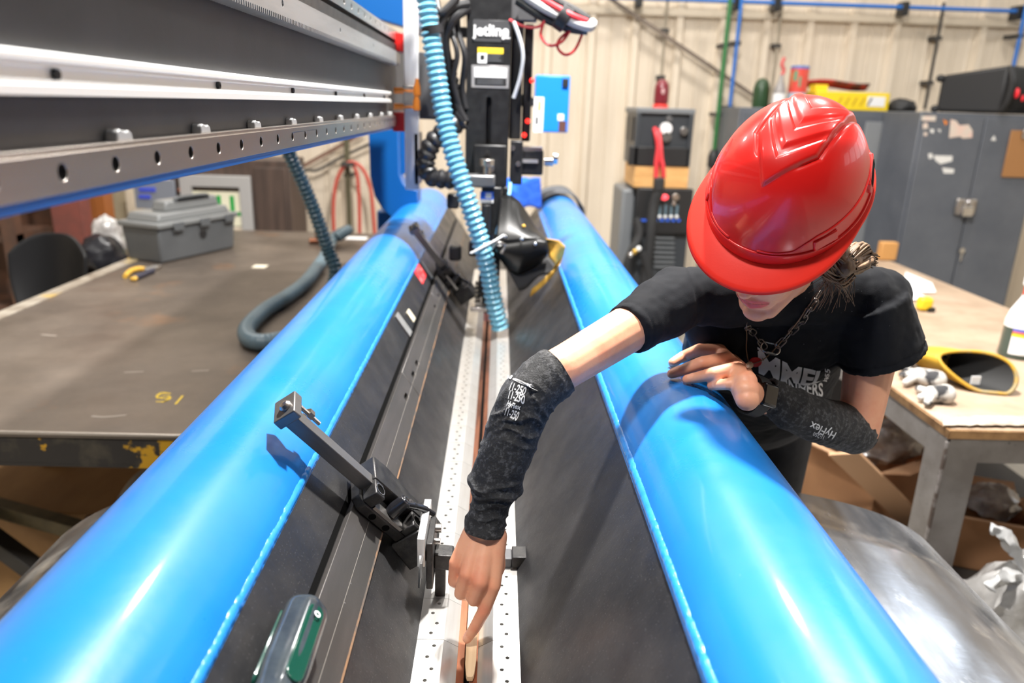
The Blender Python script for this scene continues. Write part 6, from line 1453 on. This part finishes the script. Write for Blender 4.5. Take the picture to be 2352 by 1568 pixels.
# --- knit sleeves
def knit(name, path_px, folds, cuffr, seed, label):
    pts = smooth_path([P(a, b, d) for a, b, d, r in path_px], 30); m = len(pts)
    rr = []
    for i in range(m):
        k = i/(m-1)*(len(path_px)-1); j = min(int(k), len(path_px)-2); f_ = k-j; f_ = f_*f_*(3-2*f_); rr.append(path_px[j][3]*(1-f_)+path_px[j+1][3]*f_)
    L = [0.0]
    for a, b in zip(pts, pts[1:]): L.append(L[-1]+(b-a).length)
    mb = MB()
    def rf(i, a):
        l = L[i]; tot = L[-1]
        ph = l*150+1.3*math.sin(a+seed)+4.2*noise.noise(V(l*15, seed, math.cos(a)*.9))+2.0*noise.noise(V(l*34, seed+7, math.sin(a)*1.2))
        am = max(0, .40+1.2*noise.noise(V(l*16, seed+3, math.cos(a)*1.1+math.sin(a)*.7)))
        w = 1+folds*am*(1-2*abs(math.sin(ph))**.7)
        w += folds*.6*noise.noise(V(l*40+2*math.cos(a), math.sin(a)*2.5, seed))
        for (lc, amp, wd) in cuffr: w += amp*math.exp(-((l/tot-lc-.02*math.sin(a+1))/wd)**2)
        return w
    mb.tube(pts, rr, 56, cap=False, rfun=rf)
    n0 = 56; first = list(range(n0)); last = list(range((m-1)*n0, m*n0))
    # turn the ends in so that each cuff closes on the arm
    for ring, c in ((first, mb.v[:n0]), (last, mb.v[(m-1)*n0:m*n0])):
        cen_ = sum(c, V(0, 0, 0))/n0; k0 = len(mb.v); mb.v += [cen_+(v-cen_)*.80 for v in c]
        mb.f += [(ring[i], ring[(i+1) % n0], k0+(i+1) % n0, k0+i) for i in range(n0)]
    return part(name, mb, KNIT, per, angle=180, label=label)
slr = knit('arm_sleeve', [(1283, 851, 1.070, .0365), (1248, 876, 1.064, .0385), (1212, 915, 1.058, .0392), (1188, 965, 1.060, .0388), (1168, 1020, 1.063, .0385), (1148, 1075, 1.068, .0375), (1138, 1110, 1.071, .0370), (1132, 1135, 1.074, .0300), (1124, 1168, 1.077, .0280), (1116, 1198, 1.080, .0290), (1111, 1222, 1.081, .0285)], .075, ((.03, .04, .02), (.74, .14, .035), (.78, .05, .02), (.97, .05, .02)), 1.3, 'dark grey knit sleeve pushed into folds on the reaching arm')
sll = knit('arm_sleeve', [(1758, 902, 1.300, .0300), (1788, 922, 1.305, .0330), (1828, 944, 1.320, .0375), (1878, 964, 1.342, .0415), (1930, 978, 1.375, .0445), (1966, 992, 1.392, .0420), (1990, 1002, 1.400, .030)], .035, ((.05, .05, .04), (.22, .07, .05)), 4.1, 'black knit sleeve with white print on the bent arm')
bs = bvh_of(sll)
project_text('sleeve_lettering', 'HyFlex', pquad(bs, (1919, 998), (1862, 972), (1895, 974), (1884, 997)), bs, WP, sll, bold=.01)
project_text('sleeve_lettering', '11-250', pquad(bs, (1892, 1004), (1868, 995), (1881, 995), (1878, 1004)), bs, WP, sll, bold=.005)
bs2 = bvh_of(slr)
for (px, py, w, h, txt) in ((1192, 876, 30, 7, 'HyFlex'), (1190, 893, 20, 11, '11-250'), (1187, 912, 20, 11, '11-250'), (1180, 932, 17, 9, 'HyFlex'), (1176, 950, 17, 11, '11-250')):
    project_text('sleeve_lettering', txt, pquad(bs2, (px-w*.9, py-w*.32), (px+w*.9, py+w*.32), (px-h*.3, py+h*.85), (px+h*.3, py-h*.85)), bs2, WP, slr, bold=.02)

# --- hair
HAIR = mat('brown_hair', (0.08, 0.042, 0.020), 0.55, 0, (0.34, 0.20, 0.105), 14, .4, .7, stretch=(3, 3, .6))
hr = MB(); hr.ell((0, -0.045, -0.005), (0.080, 0.072, 0.078), HM, 28, 18); hr.ell((0.012, -0.10, -0.035), (0.045, 0.035, 0.040), HM)
hp0 = P(1935, 612, 1.145); hp1 = P(1985, 592, 1.185)
hr.cap(hl(.03, -.10, -.035), .022, hp0, .018); hr.cap(hp0, .018, hp1, .013); hr.cap(hp1, .012, P(1998, 598, 1.20), .006)
hme = organic(hr, .003, 4)
_hn = [v.normal.copy() for v in hme.vertices]
for v, n in zip(hme.vertices, _hn): v.co = v.co+n*(.0016*noise.noise(V(v.co.x*160, v.co.y*60, v.co.z*130)))
hair = mesh_part('hair', hme, HAIR, per, 'brown hair tied back in a low ponytail')
mb = MB(); rnd = random.Random(3); tie = lerp(hp0, hp1, .1)
for i in range(150):
    a = rnd.random(); st = hl(.069+rnd.uniform(-.004, .008), .018-a*.11, -.018-.040*rnd.random()-.01*a)
    en = tie+V(rnd.gauss(0, .007), rnd.gauss(0, .006), rnd.gauss(0, .008)); md_ = (st+en)/2+V(0, 0, -.010-.012*rnd.random())+HS*rnd.uniform(.002, .012)
    r_ = rnd.uniform(.0010, .0024); mb.tube(smooth_path([st, md_, en], 7), [r_]*10+[r_*.8]*5, 5, cap=False)
for i in range(120):       # the knotted tail, curling over itself
    th = rnd.random()*6.28; st = tie+V(math.cos(th)*.012, rnd.gauss(0, .006), math.sin(th)*.014); d = (hp1-hp0)
    o1 = st+d*.55+V(math.cos(th)*.006, 0, .006+math.sin(th)*.008); o2 = hp1+V(math.cos(th)*.010, rnd.gauss(0, .006), math.sin(th)*.013); o3 = hp1+V(.016+rnd.gauss(0, .004), 0, -.004+math.sin(th)*.006+rnd.gauss(0, .003))
    r_ = rnd.uniform(.0012, .0030); mb.tube(smooth_path([st, o1, o2, o3], 6), [r_]*14+[r_*.5]*4+[.0004], 5, cap=False)
for i in range(90):        # loose wisps
    st = hl(.070+rnd.uniform(-.004, .008), .010-rnd.random()*.08, -.040-.02*rnd.random()); en = P(1875+rnd.uniform(-20, 90), 680+rnd.uniform(-45, 40), 1.15+rnd.uniform(0, .05)); md_ = (st+en)/2+HS*.010+V(0, 0, -.004)
    mb.tube(smooth_path([st, md_, en], 6), [.0005]*9+[.0003]*4, 4, cap=False)
part('hair_strands', mb, HAIR, hair, angle=180)
part('hair_tie', MB().tube([hp0+V(.0, .0, 0)+(V(math.cos(t*.5236), 0, math.sin(t*.5236))*.0195) for t in range(13)], .004, 8), BLKR, hair)

# --- watch
WC = surf(1737, 893, 0)[0]; wax = (ELL-WRL).normalized(); WCn = lerp(WRL, ELL, .03)
wt = thing('smart_watch', WCn, 'black square watch on the wrist resting on the blue tube', 'watch')
nv = (CP-WCn); nv = (nv-wax*nv.dot(wax)).normalized(); nv = (nv+V(0, 0, .25)).normalized(); nv = (nv-wax*nv.dot(wax)).normalized(); tv = wax.cross(nv)
pts = [WCn+(nv*math.cos(t*math.pi/12)+tv*math.sin(t*math.pi/12))*.0325 for t in range(25)]
mb = MB()
for i, p in enumerate(pts):
    d = (p-WCn).normalized(); mb.v += [p-wax*.012, p+wax*.012, p+wax*.012+d*.003, p-wax*.012+d*.003]
mb.f = [(4*i+a, 4*i+(a+1) % 4, 4*i+4+(a+1) % 4, 4*i+4+a) for i in range(24) for a in range(4)]
part('strap', mb, BLKR, wt, angle=40)
fc = WCn+nv*.037; Mw = frame(fc, tv, wax, nv)
mb = MB(Mw); mb.box((0, 0, 0), (.040, .034, .011)); part('watch_case', mb, mat('watch_black', (.02, .02, .022), .2, .4, coat=.5), wt, bevel=.006, seg=4)
mb = MB(Mw); mb.box((0, 0, .0058), (.031, .026, .001)); part('screen', mb, mat('watch_glass', (.006, .006, .008), .06, coat=1), wt, bevel=.003)

# --- chain necklace
nk = thing('chain_necklace', surf(1768, 796)[0], 'steel chain necklace with a bright quick link', 'necklace')
CHN = mat('dull_chain', (.28, .24, .21), .35, .9)
def link_mesh(L_, W_2, r):
    q = []
    for i in range(20):
        a = 2*math.pi*i/20; q.append(V((L_/2-W_2)*(1 if math.cos(a) > 0 else -1)+W_2*math.cos(a), W_2*math.sin(a), 0))
    q.append(q[0]); return MB().tube(q, r, 8, cap=False)
def dep_path(pl, off): return smooth_path([surf(a, b, off)[0] for a, b in pl], 10)
for pl in ([(1755, 796), (1744, 780), (1731, 764), (1720, 750), (1712, 738)], [(1786, 792), (1802, 776), (1818, 758), (1836, 738), (1852, 715), (1868, 692), (1880, 672), (1886, 655)]):
    path = resample(dep_path(pl, .0045), .0165)
    for i in range(len(path)-1):
        a, b = path[i], path[i+1]; x = (b-a).normalized(); vw = (CP-a).normalized(); z = (vw-x*vw.dot(x)).normalized()
        if i % 2: z = (z*.35+x.cross(z)*.94).normalized()
        y = z.cross(x); lm = link_mesh(.0225, .0052, .0011); lm.v = [frame((a+b)/2, x, y, z) @ v for v in lm.v]; part('link', lm, CHN, nk, angle=180)
qc, qn = surf(1769, 795, .006); x = (surf(1790, 800, .006)[0]-surf(1748, 790, .006)[0]).normalized(); z = ((CP-qc).normalized()+V(0, 0, .3)).normalized(); z = (z-x*z.dot(x)).normalized(); y = z.cross(x)
lm = link_mesh(.0335, .0092, .0017); lm.v = [frame(qc, x, y, z) @ v for v in lm.v]; part('quick_link', lm, CHROME, nk, angle=180, label='bright steel quick link')
part('link_nut', MB().cyl(qc+x*-.004-y*.0092, qc+x*.009-y*.0092, .0030, n=6), CHROME, nk)
pn = thing('cord_pendant', surf(1722, 835)[0], 'thin brown cord with a small brass pendant on the shirt front', 'necklace')
part('cord', MB().tube(dep_path([(1712, 745), (1713, 770), (1714, 800), (1718, 825), (1723, 832), (1735, 830), (1752, 822), (1772, 806), (1800, 775), (1830, 735), (1850, 705)], .004), .0009, 6), mat('cord_brown', (.30, .18, .10), .6), pn)
p0 = surf(1723, 832, .006)[0]; p1 = surf(1716, 852, .008)[0]; part('pendant', MB().tube([p0, lerp(p0, p1, .3), lerp(p0, p1, .8), p1], [.003, .0062, .0055, .002], 10), mat('pendant_brass', (.45, .30, .20), .4, .6), pn)

# ================================================================== HARD HAT
RED = mat('hard_hat_red', (0.74, 0.012, 0.008), 0.28, 0, (0.66, 0.010, 0.008), 3, coat=.35, spec=.35, rough2=.38, speck=((.9, .6, .55), 60, .05, .90))
hat = thing('hard_hat', V(0.4255, 1.1258, 1.6901), 'glossy red hard hat with short brim on the woman', 'hard hat')
HTC = V(0.4255, 1.1258, 1.6901); TS_ = V(0.7669, -0.5585, -0.3162).normalized(); TF_ = V(-0.5779, -0.3865, -0.7188); TF_ = (TF_-TS_*TF_.dot(TS_)).normalized(); HTM = frame(HTC, TS_, TF_, TF_.cross(TS_).normalized())
def tl(s, f, u): return HTM @ V(s, f, u)
AS, AF, AH, VIS = .106, .125, .137, .040
def sst(d, w): t = max(0.0, min(1.0, d/w*.5+.5)); return t*t*(3-2*t)
def panel(x, y, tip, w0, ln=.13):
    k = (tip-y)/ln
    return (w0*min(1.0, k)**.9-abs(x))*.85 if k > 0 else -math.hypot(x, y-tip)
def hat_pt(th, ph, extra=0.0):
    """th: angle in plan (0 = her left, 90 deg = front), ph: 0 rim .. 1 crown"""
    ca, sa = math.cos(th), math.sin(th); a = ph*math.pi/2
    r = math.cos(a)**.86 if a < math.pi/2-1e-6 else 0; z = math.sin(a)**1.04
    x, y, z2 = AS*ca*r, AF*sa*r-.004, AH*z
    d = panel(x, y, .072, .041, .060); mk = sst(d-.003, .006)
    h = .0050*sst(d-.001, .0035)-.0034*math.exp(-((d+.0035)/.0022)**2)*sst(.036-y, .012)*sst(abs(x)-.02, .01)
    vv = lambda tip: tip-abs(x)*.95-.35*x*x/.04-y
    # nested chevrons pressed into the raised panel
    h += mk*(-.0024*sst(vv(.038), .0028)+.0022*sst(vv(.022), .007)-.0026*sst(vv(-.004), .0028)+.0022*sst(vv(-.020), .007)-.0024*sst(vv(-.045), .0028))
    h *= min(1, ph*2.2)
    h += .0040*math.exp(-(ph/.10)**2)
    nx, ny, nz = x/AS**2, y/AF**2, z2/AH**2; L_ = math.sqrt(nx*nx+ny*ny+nz*nz) or 1; h += extra
    return tl(x+nx/L_*h, y+ny/L_*h, z2+nz/L_*h)
mb = MB(); mb.grid(lambda u, v: hat_pt(2*math.pi*u, v**.9*.999), 300, 150, closed=True)
mb.f.append(tuple(range(149*300, 150*300)))
part('shell', mb, RED, hat, angle=180, solid=.0025)
def brim(u, v):
    th = math.pi*2*u; f = max(0.0, math.sin(th)); e = .009+VIS*f**1.5
    p = V(AS*math.cos(th), AF*math.sin(th)-.004, 0); d = V(math.cos(th)/AS, math.sin(th)/AF, 0).normalized()
    q = p+d*(.001+e*v); dz = -.003-.010*f*v**1.3-.002*v-(.003 if v > .95 else 0)
    return tl(q.x, q.y, dz+.002)
mb = MB(); mb.grid(brim, 160, 12, closed=True); part('brim', mb, mat('brim_red', (0.82, 0.030, 0.016), 0.45, 0, (.76, .025, .013), 6, spec=.2, bump=.03, bscale=300), hat, angle=60, solid=.003)
# rolled rain gutter ridge above the brim, running up towards the back
path = []
for i in range(121):
    th = -math.pi*.5+2*math.pi*i/120; f = math.sin(th)
    ph = .055+.055*max(0, f)**2+.02*max(0, -f); path.append(hat_pt(th, ph, .0018))
part('gutter_ridge', MB().tube(path, .0022, 8, cap=False), RED, hat, angle=180)
def ridge(name, tp, r, ex=.001): part(name, MB().tube([hat_pt(math.radians(a), b, ex) for a, b in tp], r, 8), RED, hat, angle=180)
import itertools
side_arc = [(78, .13), (64, .12), (52, .125), (44, .17), (36, .20), (20, .205), (0, .205), (-20, .21), (-40, .215)]
def dens(tp, n=8):
    out = []
    for (a, b), (c, d) in zip(tp, tp[1:]): out += [(a+(c-a)*k/n, b+(d-b)*k/n) for k in range(n)]
    return out+[tp[-1]]
ridge('side_rib', dens(side_arc), .0022); ridge('side_rib', dens([(180-a, b) for a, b in side_arc]), .0022)
for k in (1, -1):
    base = 90-k*60
    q = [hat_pt(math.radians(base+k*d), p, .0022) for d, p in ((9, .075), (-9, .075), (-9, .165), (9, .165))]; c_ = sum(q, V(0, 0, 0))/4; n_ = (q[1]-q[0]).cross(q[3]-q[0]).normalized()
    if n_.dot(c_-HTC) < 0: n_ = -n_
    mb = MB(); mb.add([p-n_*.006 for p in q]+[p+n_*.0025 for p in q], [(0, 3, 2, 1), (4, 5, 6, 7), (0, 1, 5, 4), (1, 2, 6, 5), (2, 3, 7, 6), (3, 0, 4, 7)]); part('accessory_boss', mb, RED, hat, bevel=.002)
    base = 90-k*118
    q = [hat_pt(math.radians(base+k*d), p, .003) for d, p in ((13, .10), (-13, .10), (-13, .20), (13, .20))]; n_ = (q[1]-q[0]).cross(q[3]-q[0]).normalized(); c_ = sum(q, V(0, 0, 0))/4
    if n_.dot(c_-HTC) < 0: n_ = -n_
    mb = MB(); mb.add([p-n_*.004 for p in q]+[p+n_*.003 for p in q], [(0, 3, 2, 1), (4, 5, 6, 7), (0, 1, 5, 4), (1, 2, 6, 5), (2, 3, 7, 6), (3, 0, 4, 7)]); sb_ = part('slot_boss', mb, RED, hat, bevel=.002)
    q2 = [c_+(p-c_)*.68+n_*.0034 for p in q]; mb = MB(); mb.add(q2+[p+n_*.0008 for p in q2], [(0, 3, 2, 1), (4, 5, 6, 7), (0, 1, 5, 4), (1, 2, 6, 5), (2, 3, 7, 6), (3, 0, 4, 7)]); part('slot_opening', mb, HOLE_SHADE, sb_)
# suspension strap and ratchet at the nape
part('headband', MB().tube([tl(.083*math.cos(t), .100*math.sin(t)-.004, -.004) for t in [math.pi*2*i/48 for i in range(49)]], .0055, 8, cap=False), mat('band_white', (.62, .62, .60), .5), hat)
part('ratchet', MB().ell((.012, -.108, -.016), (.034, .010, .018), HTM), MATS['band_white'], hat)
